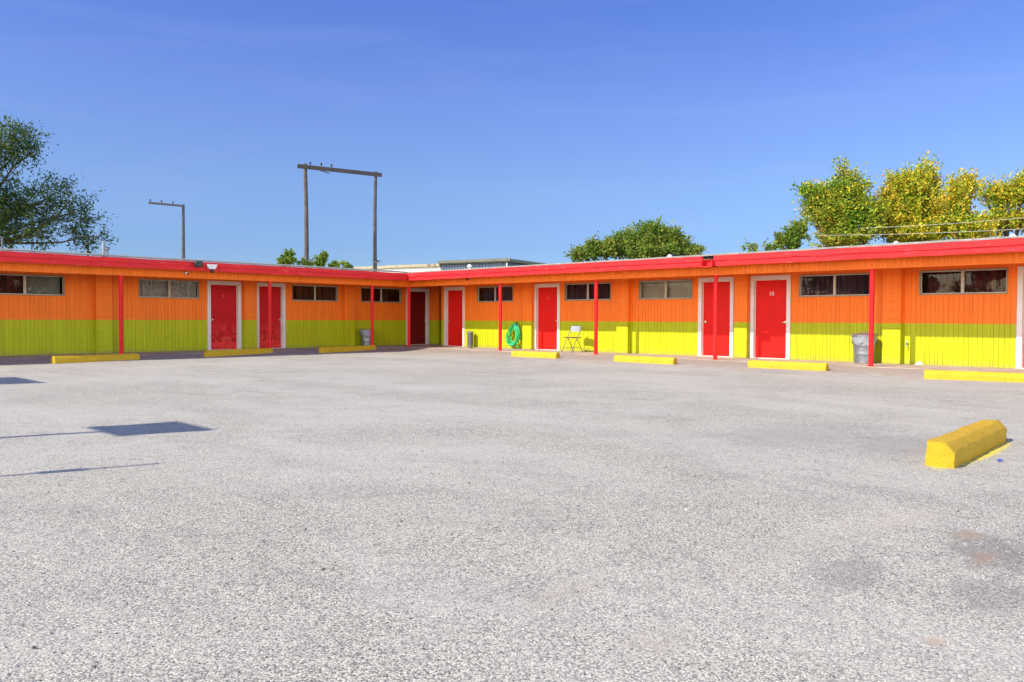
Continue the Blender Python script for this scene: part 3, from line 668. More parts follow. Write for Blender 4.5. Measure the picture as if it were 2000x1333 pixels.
block(13.85, 21.3, 16.20, 21.72, 'yellow parking block in front of the galvanized can near the corner', seed=3)
block(16.72, 16.02, 16.76, 14.36, 'yellow parking block in front of the hose and door 8', seed=4)
block(16.78, 12.42, 16.76, 10.62, 'yellow parking block in front of the window with beige blinds', seed=5)
block(16.86, 8.72, 16.92, 6.96, 'yellow parking block in front of door 10 and the plum-curtained window', seed=6)
block(16.30, 4.84, 16.62, 2.7, 'yellow parking block before the wall, cut by the right edge of the photo', seed=7)
block(6.60, 1.74, 8.47, 1.80, 'large chipped yellow parking block standing alone in the foreground at the right', seed=8, h=.185, wd=.20, rough_=1.5)
lt = MB(); rl = random.Random(2); c = Vector((7.15, 1.56, 0)); z = lot_z(c.x, c.y)+.004; vs = [(c.x+.025*math.cos(k)*rl.uniform(.5, 1.2), c.y+.025*math.sin(k)*rl.uniform(.5, 1.2), z+rl.uniform(0, .018)) for k in range(6)]+[(c.x, c.y, z+.022)]
lt.add(vs, [(k, (k+1) % 6, 6) for k in range(6)]); lt.build('litter', M['blue_litter'], loc=(c.x, c.y, z), label='tiny crumpled blue wrapper beside the foreground parking block', cat='litter')

# ---------------------------------------------------------------- trash cans
def trash_can(loc, label, h, r, lid=True, liner=True, rz=0):
    e = empty('trash_can', loc, rz, label=label, cat='trash can', group='galvanized trash cans by the walls')
    b = MB(); pr = [(r*.80, 0), (r*.84, .012), (r*.84, .03), (r*.82, .035)]; zz = .035
    for i in range(1, 25):
        z = .035+(h-.08)*i/24; ridge = .006 if i in (7, 8, 15, 16) else 0; pr.append((r*(.82+.15*i/24)+ridge, z))
    pr += [(r*1.0, h-.03), (r*1.02, h-.015), (r*.98, h-.01)]; b.lathe(pr, n=40)
    b.lathe([(0, .01), (r*.8, .01)], n=40)
    body = b.build('body', M['galv'], e, smooth=True)
    for s in (-1, 1):
        hm = MB(); hm.tube([(s*r*.93, -.07, h*.74), (s*(r*.93+.03), -.065, h*.72), (s*(r*.93+.035), 0, h*.70), (s*(r*.93+.03), .065, h*.72), (s*r*.93, .07, h*.74)], .006, 8); hm.build('handle', M['galv'], e, smooth=True)
    if liner:
        lm = MB(); n = 48; vs = []; rd = random.Random(int(h*100))
        for j in range(7):
            for k in range(n):
                a = 2*math.pi*k/n; t = j/6; dp = .20+.05*math.sin(2*a+.5)+.03*math.sin(5*a)
                rr_ = r*(1.045+.03*math.sin(9*a+j)*t+.02*math.sin(15*a)*t)-r*.03*t; vs.append((rr_*math.cos(a), rr_*math.sin(a), h-.02-dp*t*h/.71))
        lm.add(vs, [(j*n+k, j*n+(k+1) % n, (j+1)*n+(k+1) % n, (j+1)*n+k) for j in range(6) for k in range(n)]); lm.build('liner', M['bin_liner'], e, smooth=True)
    if lid:
        lm = MB(); lm.lathe([(r*1.03, h-.045), (r*1.09, h-.045), (r*1.09, h-.01), (r*1.05, h), (r*.9, h+.012), (r*.75, h+.03), (r*.3, h+.045), (0, h+.048)], n=40); lm.build('lid', M['galv'], e, smooth=True)
        hm = MB(); hm.tube([(-.06, 0, h+.04), (-.055, 0, h+.075), (.055, 0, h+.075), (.06, 0, h+.04)], .006, 8); hm.build('lid_handle', M['galv'], e, smooth=True)
    return e
trash_can((XR-.34, 6.95, 0), 'galvanized trash can with lid and bin liner, behind the rightmost red post', .66, .262)
trash_can((16.97, YL-.34, 0), 'galvanized trash can without a lid, near the corner of the left wing', .62, .235, lid=False)
# ashtray bin
e = empty('ash_bin', (XR-.22, 20.36, 0), label='slim dark cylindrical ash bin with pale rim beside the corner door', cat='ash bin')
m = MB(); m.lathe([(.0, .01), (.105, .01), (.112, .03), (.112, .07)], n=24); m.build('base', M['galv'], e, smooth=True)
m = MB(); m.lathe([(.103, .07), (.103, .50)], n=24); m.build('body', M['grey_metal'], e, smooth=True)
m = MB(); m.lathe([(.106, .50), (.112, .505), (.112, .545), (.09, .555), (.085, .54), (.0, .535)], n=24); m.build('rim', M['galv'], e, smooth=True)

# ---------------------------------------------------------------- garden hose, hung in long loops from the faucet
def hose():
    rd = random.Random(9); U, V, Z = 18.32, .06, .82; pts = []
    turns = 12
    for i in range(turns*28):
        a = 2*math.pi*i/28; k = i/28; f = k/turns
        kk = math.floor(k); fr_ = k-kk; rnd_ = lambda j, q: (math.sin(j*12.9898+q*78.233)*43758.5453) % 1; sm = lambda q: rnd_(kk, q)*(1-fr_)+rnd_(kk+1, q)*fr_; w1 = .01+.20*sm(1); low = .58+.21*sm(2)
        if k > turns-1.5: low = .70
        t = (1-math.cos(a))/2                     # 0 at the hook, 1 at the bottom
        side = math.sin(a)*(w1+.03+.13*math.sin(t*math.pi*.5)**2); shift = .24*t*(sm(3)-.5)+.05*t+.03*math.sin(a*2+k)
        pts.append(TR(Vector((U+side+shift, V+.035+.05*f+.03*math.sin(a*1.0+k)+.05*t, Z-t*low-.02*math.sin(k*4)*(1-t)))))
    tail = [(U+.05, .10, .1), (U-.08, .14, .03), (U-.22, .17, .02), (U-.28, .2, .06), (U-.24, .18, .12), (U-.17, .15, .09)]
    last = pts[-1]; pts += [TR(Vector(p)) for p in tail]
    # smooth
    for _ in range(2): pts = [pts[0]]+[(pts[i-1]+pts[i]*2+pts[i+1])/4 for i in range(1, len(pts)-1)]+[pts[-1]]
    base = TR(Vector((U, V, .05))); m = MB(); m.tube(pts, .0145, 8); m.build('garden_hose', M['hose'], loc=base, smooth=True, label='green garden hose hung in long loops on the wall left of door 8', cat='garden hose')
hose()

# ---------------------------------------------------------------- folding chair
def chair():
    e = empty('folding_chair', tuple(TR(Vector((15.42, .62, 0)))), R(176), label='brown metal folding chair with pale grey backrest, facing left, right of door 8', cat='folding chair')
    # local: +x faces forward, y sideways
    def bar(name, pts, r=.0105, mat='chair_metal'): m = MB(); m.tube(pts, r, 8); return m.build(name, M[mat], e, smooth=True)
    w_ = .205
    m = MB(); m.tube([(.27, -w_, .01), (.05, -w_, .40), (-.13, -w_, .70), (-.155, -w_+.02, .775), (-.16, -.12, .80), (-.16, .12, .80), (-.155, w_-.02, .775), (-.13, w_, .70), (.05, w_, .40), (.27, w_, .01)], .0105, 8)
    m.build('back_frame', M['chair_metal'], e, smooth=True)
    for s in (-1, 1): bar('leg', [(-.23, s*(w_-.02), .01), (-.02, s*(w_-.02), .36), (.03, s*(w_-.02), .43)])
    for s in (-1, 1):
        for x in (.27, -.23): m = MB(); m.tube([(x, s*(w_ if x > 0 else w_-.02), 0), (x, s*(w_ if x > 0 else w_-.02), .025)], .014, 8); m.build('foot_cap', M['black_plastic'], e, smooth=True)
    bar('stretcher', [(-.16, -w_+.02, .13), (-.16, w_-.02, .13)], .008); bar('stretcher', [(.205, -w_, .13), (.205, w_, .13)], .008)
    m = MB(); m.cbox((-.17, -w_+.015, .425), (.22, w_-.015, .452), .012); m.build('seat', M['chair_metal'], e, smooth=True)
    m = MB(); n = 14; vs = []
    for i in range(n+1):
        y = -w_+.012+(2*w_-.024)*i/n; bow = -.03*(1-(2*i/n-1)**2)
        for x, z in ((-.118, .62), (-.095, .62), (-.13, .785), (-.155, .785)): vs.append((x+bow, y, z))
    m.add(vs, [(4*i+k, 4*i+(k+1) % 4, 4*i+4+(k+1) % 4, 4*i+4+k) for i in range(n) for k in range(4)]+[(0,1,2,3), (4*n+3, 4*n+2, 4*n+1, 4*n)]); m.build('backrest', M['chair_pad'], e, smooth=True)
chair()

# white rag at the foot of the wall, and a weed in the walkway edge
m = MB(); n = 12; c = TR(Vector((5.83, .09, 0))); rd = random.Random(4); vs = []
for j in range(5):
    for k in range(n):
        a = 2*math.pi*k/n; rr_ = (.085-.017*j)*(1+.25*rd.uniform(-1, 1)); vs.append((c.x+rr_*.55*math.cos(a), c.y+rr_*math.sin(a), .002+j*.017+rd.uniform(0, .009)))
vs.append((c.x, c.y, .085)); m.add(vs, [(j*n+k, j*n+(k+1) % n, (j+1)*n+(k+1) % n, (j+1)*n+k) for j in range(4) for k in range(n)]+[(4*n+k, 4*n+(k+1) % n, 5*n) for k in range(n)])
m.build('white_rag', M['white_paint'], loc=c, label='small crumpled white rag at the foot of the wall under the faucet', cat='rag')

# ---------------------------------------------------------------- foliage
def leaf_mat(name, stops, trans=.35):
    t = NT(name); g_ = t.n('ShaderNodeNewGeometry'); c = t.ramp(g_.outputs['Random Per Island'], stops)
    lo = t.noise(.9, 3, .5); c = t.mix(t.ramp(lo, [(.35, 0.0), (.65, .5)]), c, t.mix(.5, c, stops[-1][1]))
    t.out(c, .55, spec=.3); tr = t.n('ShaderNodeBsdfTranslucent'); t.set(tr.inputs[0], c); mx = t.n('ShaderNodeMixShader'); mx.inputs[0].default_value = trans
    t.t.links.new(t.b.outputs[0], mx.inputs[1]); t.t.links.new(tr.outputs[0], mx.inputs[2]); o = [n for n in t.t.nodes if n.type == 'OUTPUT_MATERIAL'][0]; t.t.links.new(mx.outputs[0], o.inputs[0]); return t.m
M['leaf_green'] = leaf_mat('leaf_dark_green', [(0, (.012, .045, .02)), (.5, (.03, .085, .028)), (.85, (.09, .16, .03)), (1, (.24, .30, .04))])
M['leaf_mid'] = leaf_mat('leaf_mid_green', [(0, (.05, .15, .015)), (.5, (.12, .25, .025)), (.85, (.27, .36, .04)), (1, (.40, .32, .06))])
M['leaf_gold'] = leaf_mat('leaf_gold', [(0, (.10, .22, .02)), (.4, (.26, .42, .025)), (.7, (.58, .60, .03)), (.92, (.80, .58, .035)), (1, (.80, .34, .05))])
M['leaf_yg'] = leaf_mat('leaf_yellow_green', [(0, (.06, .18, .015)), (.45, (.17, .34, .025)), (.8, (.36, .48, .03)), (.95, (.70, .58, .035)), (1, (.75, .36, .05))])
M['bark'] = paint('bark', (.10, .075, .055), .9, .3, 5, bump=.8, bscale=25)
def tree(name, base, lobes, nleaf, lsz, mat, label, cat='tree', seed=1, trunk_r=.22, up=.0, twig=.5, group=None, stretch=1.6, limbs=None, spread=1.0):
    """lobes: (centre, radii, weight). Twigs are grown inside each lobe, leaves along the twigs."""
    rd = random.Random(seed); e = empty(name, base, label=label, cat=cat, group=group); base = Vector(base)
    tr = MB(lambda v: v-base); cr_v = []; cr_f = []
    top = sum((Vector(l[0]) for l in lobes), Vector())/len(lobes)
    fork = Vector((base.x+(top.x-base.x)*.15, base.y+(top.y-base.y)*.15, base.z+(top.z-base.z)*.45))
    tr.tube([base-Vector((0, 0, .3)), base+(fork-base)*.5+Vector((.08, .05, 0)), fork], [trunk_r*1.2, trunk_r*.9, trunk_r*.75], 10)
    tw = sum(l[2] for l in lobes)
    def limb(a, b, r0, r1, n=6, sag=.0):
        pts = []; 
        for i in range(n+1):
            t = i/n; p = a.lerp(b, t)+Vector((rd.uniform(-1, 1), rd.uniform(-1, 1), rd.uniform(-1, 1)))*(a-b).length*.03*(1 if 0 < i < n else 0)+Vector((0, 0, math.sin(t*math.pi)*(a-b).length*sag)); pts.append(p)
        tr.tube(pts, [r0+(r1-r0)*i/n for i in range(n+1)], 6); return pts
    for (pts, r0, r1) in (limbs or []): tr.tube([Vector(p) for p in pts], [r0+(r1-r0)*i/(len(pts)-1) for i in range(len(pts))], 7)
    for (c, rad, wgt) in lobes:
        c = Vector(c); lp = limb(fork, c, trunk_r*.45, trunk_r*.16, sag=.06)
        ntw = max(4, int(nleaf*wgt/tw/26))
        subs = []
        for i in range(max(3, ntw//14)):
            d = Vector((rd.gauss(0, 1), rd.gauss(0, 1), rd.gauss(0, 1)+up)).normalized(); q = c+Vector((d.x*rad[0], d.y*rad[1], d.z*rad[2]))*rd.uniform(.35, .8); s = lp[rd.randint(3, 6)]
            limb(s, q, trunk_r*.12, trunk_r*.04, 4); subs.append(q)
        for i in range(ntw):
            q = rd.choice(subs); d = Vector((rd.gauss(0, 1), rd.gauss(0, 1), rd.gauss(0, 1)+up*.5)).normalized()
            rr_ = rd.random()**.45*spread; tip = c+Vector((d.x*rad[0], d.y*rad[1], d.z*rad[2]))*rr_
            # pull tip towards its limb so foliage clumps and leaves gaps
            st = tip.lerp(q, .42); ax = (tip-q); ax = ax.normalized() if ax.length > .01 else d
            ax = (ax+Vector((0, 0, up*.9))).normalized(); tl = twig*rd.uniform(.6, 1.3); en = st+ax*tl
            if rd.random() < .5: tr.tube([st-ax*tl*.3, st+ax*tl*.5, en-ax*tl*.1], [trunk_r*.03, trunk_r*.02, .004], 3, cap=False)
            for k in range(26):
                t = rd.random(); p = st.lerp(en, t)+Vector((rd.gauss(0, 1), rd.gauss(0, 1), rd.gauss(0, 1)))*tl*.17
                ld = (ax*.7+Vector((rd.gauss(0, 1), rd.gauss(0, 1), rd.gauss(0, 1)-.2))*.6).normalized(); nn = ld.cross(Vector((rd.gauss(0, 1), rd.gauss(0, 1), rd.gauss(0, 1)))).normalized()
                s = lsz*rd.uniform(.6, 1.25); n = len(cr_v); wv = nn*s/stretch*.5; md = p+ld*s*.5+nn.cross(ld)*s*.12
                cr_v += [p-base, md+wv-base, p+ld*s-base, md-wv-base]; cr_f.append((n, n+1, n+2, n+3))
    tr.build('trunk', M['bark'], e)
    me = bpy.data.meshes.new('crown'); me.from_pydata([tuple(v) for v in cr_v], [], cr_f); me.materials.append(M[mat]); o = bpy.data.objects.new('crown', me); col.objects.link(o); o.parent = e
    return e
def lob(px, py, r, wpx, hpx, wgt=None, depth=None):
    c = at(px, py, r); a = wpx/FPX*r; b = hpx/FPX*r; d = depth or (a+b)*.5; return (c, ((a+d)*.5, (a+d)*.5, b), wgt or wpx*hpx)
def gp(px, r): p = at(px, 620, r); return (p.x, p.y, -.2)
# big dark tree reaching in from beyond the left edge
D0 = 33
tree('elm_tree', gp(-190, D0+1), [lob(-60, 300, D0, 85, 75), lob(38, 285, D0, 38, 36, 1500), lob(62, 300, D0, 24, 22, 350), lob(-15, 390, D0, 95, 70), lob(60, 405, D0, 55, 50, 2300), lob(112, 375, D0+.5, 34, 34, 1100), lob(150, 415, D0, 34, 40, 1500), lob(70, 460, D0-.5, 70, 24, 1100), lob(20, 265, D0, 40, 30, 900), lob(-20, 450, D0, 70, 40), lob(172, 462, D0, 34, 24, 700), lob(-130, 420, D0, 90, 90)],
     28000, .13, 'leaf_green', 'tall dark green feathery tree reaching in from the left edge', seed=4, trunk_r=.15, twig=.6, stretch=2.6,
     limbs=[([at(-150, 560, D0), at(-60, 500, D0), at(0, 475, D0), at(55, 458, D0), at(110, 424, D0), at(130, 400, D0)], .13, .03)])
# golden trees behind the right wing
D1 = 34
tree('autumn_tree', gp(1655, D1), [lob(1640, 445, D1, 52, 40), lob(1608, 400, D1, 24, 26, 900), lob(1576, 384, D1, 20, 10, 200), lob(1585, 420, D1, 16, 30, 500), lob(1655, 385, D1, 12, 32, 600), lob(1651, 348, D1, 6, 15, 110), lob(1675, 378, D1, 8, 20, 240), lob(1700, 445, D1, 28, 34), lob(1632, 385, D1, 8, 22, 260), lob(1650, 478, D1, 66, 24, 2600), lob(1625, 425, D1, 40, 30, 2000), lob(1690, 420, D1, 20, 28, 700)],
     30000, .12, 'leaf_yg', 'mostly green tree with gold touches behind the right wing, left one of its row', seed=8, up=1.1, twig=.5, group='golden trees behind the right wing')
tree('autumn_tree', gp(1790, D1+1), [lob(1752, 392, D1+1, 13, 30, 700), lob(1757, 362, D1+1, 7, 16, 160), lob(1738, 392, D1+1, 7, 26, 260), lob(1800, 385, D1+1, 24, 36, 1500), lob(1788, 350, D1+1, 8, 15, 90), lob(1808, 343, D1+1, 9, 16, 90), lob(1822, 362, D1+1, 7, 22, 120), lob(1775, 435, D1+1, 42, 34), lob(1828, 425, D1+1, 22, 30), lob(1725, 430, D1+1, 16, 26, 600), lob(1790, 470, D1+1, 84, 26, 3600), lob(1770, 410, D1+1, 24, 34, 1300), lob(1740, 450, D1+1, 36, 30, 1400)],
     36000, .12, 'leaf_gold', 'tallest golden-leaved tree behind the right wing, middle of its row', seed=12, up=1.1, twig=.5, group='golden trees behind the right wing')
tree('autumn_tree', gp(1890, D1), [lob(1874, 400, D1, 9, 40, 650), lob(1886, 375, D1, 7, 20, 240), lob(1897, 368, D1, 8, 8, 70), lob(1868, 445, D1, 26, 26), lob(1900, 462, D1, 44, 26, 1700), lob(1860, 420, D1, 16, 26, 500)],
     11000, .12, 'leaf_gold', 'narrow gold tree with a single upright plume behind the right wing', seed=15, up=1.1, twig=.5, group='golden trees behind the right wing')
tree('autumn_tree', gp(1990, D1+2), [lob(1950, 400, D1+2, 16, 28, 700), lob(1923, 385, D1+2, 5, 18, 80), lob(1988, 395, D1+2, 16, 36, 900), lob(2030, 390, D1+2, 30, 48), lob(1960, 445, D1+2, 38, 24), lob(2040, 450, D1+2, 50, 30)],
     15000, .12, 'leaf_gold', 'golden tree at the right edge of the photo behind the right wing', seed=19, up=1.1, twig=.5, group='golden trees behind the right wing')
tree('young_tree', gp(1550, 30), [lob(1545, 475, 30, 12, 16, 200), lob(1562, 455, 30, 10, 22, 220), lob(1528, 482, 30, 11, 9, 120), lob(1500, 490, 30, 9, 4, 40), lob(1470, 492, 30, 10, 4, 40)],
     2200, .14, 'leaf_mid', 'thin young green tree left of the golden trees', seed=22, up=.8, twig=.35, trunk_r=.06)
# green tree behind the break in the right wing's roof
tree('green_tree', gp(1250, 38), [lob(1200, 485, 38, 50, 22), lob(1165, 490, 38, 30, 14), lob(1225, 470, 38, 30, 20), lob(1275, 462, 38, 38, 22, 1300), lob(1272, 447, 38, 18, 12, 260), lob(1310, 475, 38, 34, 24, 1300), lob(1345, 492, 38, 28, 16), lob(1130, 500, 38, 22, 14), lob(1155, 480, 38, 14, 8, 120), lob(1270, 495, 38, 90, 18)],
     26000, .13, 'leaf_mid', 'broad rounded green tree showing above the roof left of the roof break', seed=25, twig=.42, up=.25)
tree('small_tree', gp(562, 55), [lob(560, 509, 55, 20, 9), lob(565, 499, 55, 9, 6, 70), lob(592, 514, 55, 9, 3, 30)], 2200, .16, 'leaf_mid', 'small olive-green tree top behind the left leg of the tall pole frame', seed=31, twig=.25, trunk_r=.1, group='small tree tops beyond the left wing')
tree('small_tree', gp(630, 55), [lob(626, 510, 55, 11, 12), lob(634, 498, 55, 8, 4, 50), lob(652, 516, 55, 10, 5), lob(605, 517, 55, 7, 3, 30)], 2000, .16, 'leaf_mid', 'small green tree top between the legs of the tall pole frame', seed=33, twig=.25, trunk_r=.1, group='small tree tops beyond the left wing')
tree('small_tree', gp(678, 58), [lob(678, 519, 58, 8, 4)], 260, .22, 'leaf_mid', 'lowest sliver of a tree top left of the right pole leg', seed=35, twig=.4, trunk_r=.06, group='small tree tops beyond the left wing')
m = MB(); rd = random.Random(6); c = TR(Vector((19.55, .95, 0)))
for i in range(26):
    a = rd.uniform(0, 6.28); d = Vector((math.cos(a)*.10, math.sin(a)*.10, rd.uniform(.04, .15))); s = d.cross(Vector((0, 0, 1))).normalized()*.012; p0 = c+Vector((rd.uniform(-.03, .03), rd.uniform(-.03, .03), 0))
    m.add([p0, p0+d*.5+s, p0+d, p0+d*.5-s], [(0,1,2,3)])
m.build('weed', M['leaf_mid'], loc=c, label='small weed tuft in front of the ash bin', cat='weed')

# trees across the road behind the viewer; the windows mirror them
for i_, (x_, y_, s_) in enumerate([(-31, 8, 1.0), (-33, 15, 1.15), (-30, 22, .95), (-34, 29, 1.2), (-31, 37, 1.0), (12, -27, 1.1), (20, -25, 1.0), (29, -27, 1.2)]):
    tree('roadside_tree', (x_, y_, -.2), [((x_, y_, 4.2*s_), (3.6, 3.6, 2.6*s_), 3), ((x_+1.4, y_+1.8, 3.4*s_), (2.6, 2.6, 2.0), 2), ((x_-1, y_-2, 3.0*s_), (2.8, 2.8, 2.2), 2)], 2200, .42, 'leaf_green', 'dark roadside tree outside the picture, opposite the motel', seed=60+i_, trunk_r=.25, twig=.8, group='roadside trees opposite the motel')

# ---------------------------------------------------------------- utility poles
def insulator(m, p, s=1): m.T = ident; q = Vector(p); m.tube([q, q+Vector((0, 0, .12*s))], .03*s, 6); m.lathe([(.03*s, .10*s), (.08*s, .14*s), (.05*s, .19*s), (.08*s, .23*s), (.03*s, .29*s), (0, .3*s)], tuple(q), 10)
M['insul'] = paint('insulator_brown', (.05, .04, .04), .25, .1)
def hframe():
    r1, r2 = 60, 62; a = at(596, 320, r1); b = at(733.5, 336, r2); base = Vector((a.x, a.y, -.2))
    e = empty('twin_leg_utility_pole', base, label='tall wooden H-shaped pole frame with two legs and a crossarm, behind the left wing', cat='utility pole')
    P = Matrix.Translation(-base)
    for t, r0, r1_, mm in ((a, .20, .125, .5), (b, .19, .125, -.4)):
        m = MB(); zz = [-.2, 3, 6, 9, t.z]; m.tube([(t.x+(.12*mm if i in (2, 3) else 0)+(z-t.z)*-.012*mm, t.y, z) for i, z in enumerate(zz)], [r0+(r1_-r0)*i/4 for i in range(5)], 10); m.build('pole', M['wood_pole'], e, smooth=True).data.transform(P)
    p = at(579, 325.5, r1-.5); q = at(743, 343, r2+.1); z = (p.z+q.z)/2; d = (q-p); d.z = 0; d.normalize(); n = Vector((-d.y, d.x, 0)); m = MB()
    for z_, w2 in ((0, .14),):
        vs = [];
        for pt, hz in ((p, p.z), (q, q.z)):
            for s, h in ((-1, -1), (1, -1), (1, 1), (-1, 1)): vs.append(Vector((pt.x, pt.y, hz))+n*(s*.07-.2)+Vector((0, 0, h*.14)))
        m.add(vs, [(0,3,2,1), (4,5,6,7)]+[(k, (k+1) % 4, 4+(k+1) % 4, 4+k) for k in range(4)])
    m.build('crossarm', M['wood_pole'], e).data.transform(P)
    m = MB(); b0 = p.lerp(q, .36); b1 = p.lerp(q, .62); m.tube([b0-Vector((0, 0, .30))-n*.3, p.lerp(q, .12)-n*.3], .035, 6); m.build('brace', M['wood_pole'], e).data.transform(P)
    for f in (.145, .27, .39):
        m = MB(); c = p.lerp(q, f); insulator(m, (c.x-n.x*.2, c.y-n.y*.2, c.z+.12), 1.0); m.build('insulator', M['insul'], e, smooth=True).data.transform(P)
    for t, z in ((a, 4.2), (a, 4.9), (b, 5.3), (b, 3.4)):
        m = MB(); m.tube([(t.x, t.y, z), (t.x+.35, t.y-.3, z+.05)], .025, 5); m.build('step_bolt', M['grey_metal'], e).data.transform(P)
    m = MB(); m.tube([(b.x-.2, b.y-.2, 5.25), (b.x+.2, b.y+.0, 5.32)], .12, 6); m.build('clamp', M['grey_metal'], e).data.transform(P)
hframe()
def single():
    r = 75; a = at(358, 400, r); base = Vector((a.x, a.y, -.2)); P = Matrix.Translation(-base)
    e = empty('utility_pole', base, label='wooden utility pole with a crossarm pointing left, behind the left wing', cat='utility pole')
    m = MB(); m.tube([(a.x, a.y, -.2), (a.x-.04, a.y, 5), (a.x, a.y, a.z)], [.19, .15, .11], 10); m.build('pole', M['wood_pole'], e, smooth=True).data.transform(P)
    p = at(290, 397, r); q = at(360, 403.5, r); d = (q-p).normalized(); n = Vector((-d.y, d.x, 0)).normalized(); m = MB(); vs = []
    for pt in (p, q):
        for s, h in ((-1, -1), (1, -1), (1, 1), (-1, 1)): vs.append(pt+n*(s*.06-.16)+Vector((0, 0, h*.08)))
    m.add(vs, [(0,3,2,1), (4,5,6,7)]+[(k, (k+1) % 4, 4+(k+1) % 4, 4+k) for k in range(4)]); m.build('crossarm', M['wood_pole'], e).data.transform(P)
    for f in (.05, .36, .68): m = MB(); c = p.lerp(q, f); insulator(m, (c.x-n.x*.16, c.y-n.y*.16, c.z+.06), .9); m.build('insulator', M['insul'], e, smooth=True).data.transform(P)
single()
def far_pole(px, top, r, arm, label):
    a = at(px, top, r); base = Vector((a.x, a.y, -.2)); P = Matrix.Translation(-base); e = empty('utility_pole', base, label=label, cat='utility pole')
    m = MB(); m.tube([(a.x, a.y, -.2), (a.x, a.y, a.z)], [.20, .15], 8); m.build('pole', M['wood_pole'], e, smooth=True).data.transform(P)
    if arm: m = MB(); p = at(px-arm, top+5, r); q = at(px+arm*.9, top+5, r); m.tube([p, q], .09, 4); m.build('crossarm', M['wood_pole'], e).data.transform(P)
far_pole(171, 458, 110, 26, 'distant utility pole with a crossarm seen through the tips of the dark tree')
far_pole(1243, 456, 70, 9, 'distant pole with a short crossarm rising among the round green tree')
def wire(a, b, sag, label):
    m = MB(); n = 24; pts = [Vector(a).lerp(Vector(b), i/n)-Vector((0, 0, 4*sag*(i/n)*(1-i/n))) for i in range(n+1)]; c = Vector(a); m.tube(pts, .0045, 5); m.build('overhead_wire', M['wire'], loc=c, label=label, cat='overhead wire', group='overhead wires before the golden trees')
M['wire'] = paint('wire_grey', (.55, .54, .50), .5)
wire(at(1600, 460, 29), at(2060, 444, 26), .05, 'longer overhead wire crossing in front of the golden trees')
wire(at(1680, 446, 30), at(2060, 420, 27), .05, 'upper of the two thin wires in front of the golden trees')

# ---------------------------------------------------------------- metal warehouse beyond the corner
def warehouse():
    c = at(993, 507, 60); zt = c.z+.05; C = Vector((c.x, c.y, 0)); b = at(862, 512, 63.2); d = Vector((b.x-c.x, b.y-c.y, 0)); l1 = d.length; d.normalize(); n = Vector((d.y, -d.x, 0)); 
    if n.dot(C) < 0: n = -n
    base = C; e = empty('warehouse', base, label='low metal warehouse with blue-grey and white wall sections beyond the corner', cat='warehouse')
    T = lambda v: d*v.x+n*v.y+Vector((0, 0, v.z))
    def corr(u0, u1, v, z1, mat, name, sp_=.25, axis='u'):
        m = MB(T); k = int((u1-u0)/sp_)
        for i in range(k):
            a = u0+(u1-u0)*i/k
            if axis == 'u': m.box((a+.02, v, 0), (a+(u1-u0)/k-.06, v+.05, z1)); 
            else: m.box((v, a+.02, 0), (v+.05, a+(u1-u0)/k-.06, z1))
        if axis == 'u': m.box((u0, v+.04, -.2), (u1, v+.2, z1))
        else: m.box((v+.04, u0, -.2), (v+.2, u1, z1))
        m.build(name, M[mat], e)
    corr(.25, l1, 0, zt-.25, 'steel_blue', 'wall'); corr(.05, 14, 0, zt-.25, 'steel_blue', 'wall', axis='v')
    m = MB(T); m.cbox((-.3, -.25, zt-.27), (l1+.1, 14, zt-.02), .03); m.cbox((-.35, -.33, zt-.20), (l1+.12, -.25, zt+.02), .02); m.build('roof', M['olive_trim'], e)
    l2 = l1+5.4
    m = MB(T); m.box((l1+.12, .1, -.2), (l2, 12, zt-.42)); 
    for i in range(9): m.box((l1+.2+i*.6, .05, 0), (l1+.26+i*.6, .1, zt-.42))
    for zz in (zt-.55, zt-.95): m.box((l1+.12, .06, zz), (l2, .1, zz+.03))
    m.build('white_wall', M['white_sheet'], e)
    m = MB(T); m.cbox((l1+.12, -.1, zt-.42), (l2+.1, 12, zt-.18), .03); m.build('lean_to_roof', M['tan_trim'], e)
    m = MB(T); m.tube([(.1, -.06, -.1), (.1, -.06, zt-.25)], .06, 8); m.build('downspout', M['white_sheet'], e)
M['steel_blue'] = paint('steel_blue_sheet', (.075, .10, .155), .45, .15, 1.5)
M['olive_trim'] = paint('olive_trim', (.12, .125, .085), .6, .2, 3)
M['white_sheet'] = paint('white_sheet', (.74, .73, .68), .5, .12, 2, (.4, .33, .22), .4)
M['tan_trim'] = paint('tan_trim', (.36, .30, .18), .6, .2, 3)
warehouse()
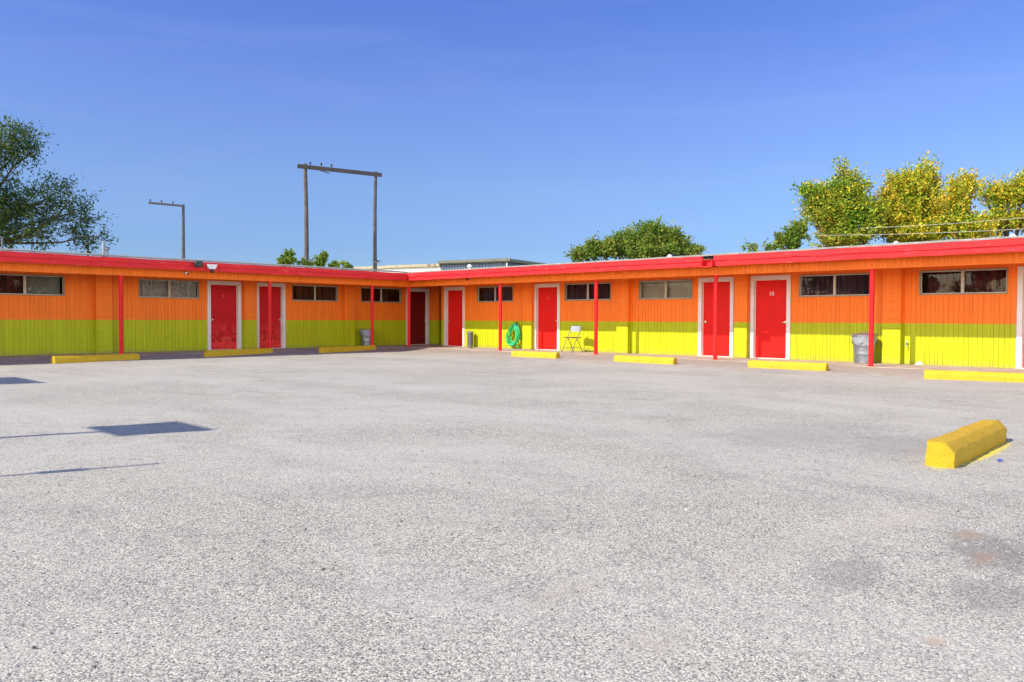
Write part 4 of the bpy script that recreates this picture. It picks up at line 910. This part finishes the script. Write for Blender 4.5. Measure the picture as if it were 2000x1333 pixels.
a = at(757, 523, 72); b = at(690, 524, 74); d = (b-a); d.z = 0; ln = d.length; d.normalize(); n = Vector((d.y, -d.x, 0)); n = n if n.dot(Vector((a.x, a.y, 0))) > 0 else -n
e = empty('shed', (a.x, a.y, 0), label='low tan-roofed shed barely showing left of the warehouse', cat='shed'); T = lambda v: d*v.x+n*v.y+Vector((0, 0, v.z))
m = MB(T); m.box((0, 0, -.2), (ln, 5, a.z-.12)); m.build('wall', M['white_sheet'], e); m = MB(T); m.cbox((-.2, -.3, a.z-.12), (ln+.2, 5.2, a.z+.12), .03); m.build('roof', M['tan_trim'], e)

# ---------------------------------------------------------------- signs beside the lot, beyond the left edge; their shadows fall into the picture
def road_sign(x, y, ztop, hw, hh, label, r=.05):
    e = empty('pole_sign', (x, y, -.1), label=label, cat='sign', group='pole signs beside the lot')
    m = MB(); m.tube([(0, 0, -.2), (0, 0, ztop-hh+.1)], r, 12); m.build('pole', M['grey_metal'], e, smooth=True)
    m = MB(); m.cbox((-.06, -hw, ztop-hh+.1), (.06, hw, ztop+.1), .01); m.build('panel', M['white_plastic'], e)
    m = MB(); m.cbox((-.065, -hw-.03, ztop-hh+.06), (.065, hw+.03, ztop-hh+.1), .005); m.cbox((-.065, -hw-.03, ztop+.1), (.065, hw+.03, ztop+.14), .005); m.build('panel_frame', M['grey_metal'], e)
sx, sy, tz = 3.28, 8.05, 1.0
X0 = -2.6; H = (3.62-X0)*.90
road_sign(X0-.14, 8.16+.27*(3.3-X0), H, .42, .58, 'square white panel sign on a pole left of the lot, the nearer one')
X0 = -3.0; H = (4.12-X0)*.90
road_sign(X0, 15.9+.27*(4.0-X0), H, .85, 1.3, 'large white panel sign on a pole left of the lot, the farther one')
X0 = -2.2; H = (2.53-X0)*.90; yb = 6.12+.27*(2.53-X0)
e = empty('lamp_pole', (X0, yb, -.1), label='slim metal pole left of the lot whose shadow crosses the gravel', cat='pole')
m = MB(); m.tube([(0, 0, -.1), (0, 0, H)], [.03, .02], 8); m.build('pole', M['grey_metal'], e, smooth=True)
m = MB(); m.cbox((-.02, -.05, H*.84), (.02, .05, H*.90), .005); m.build('bracket', M['grey_metal'], e)
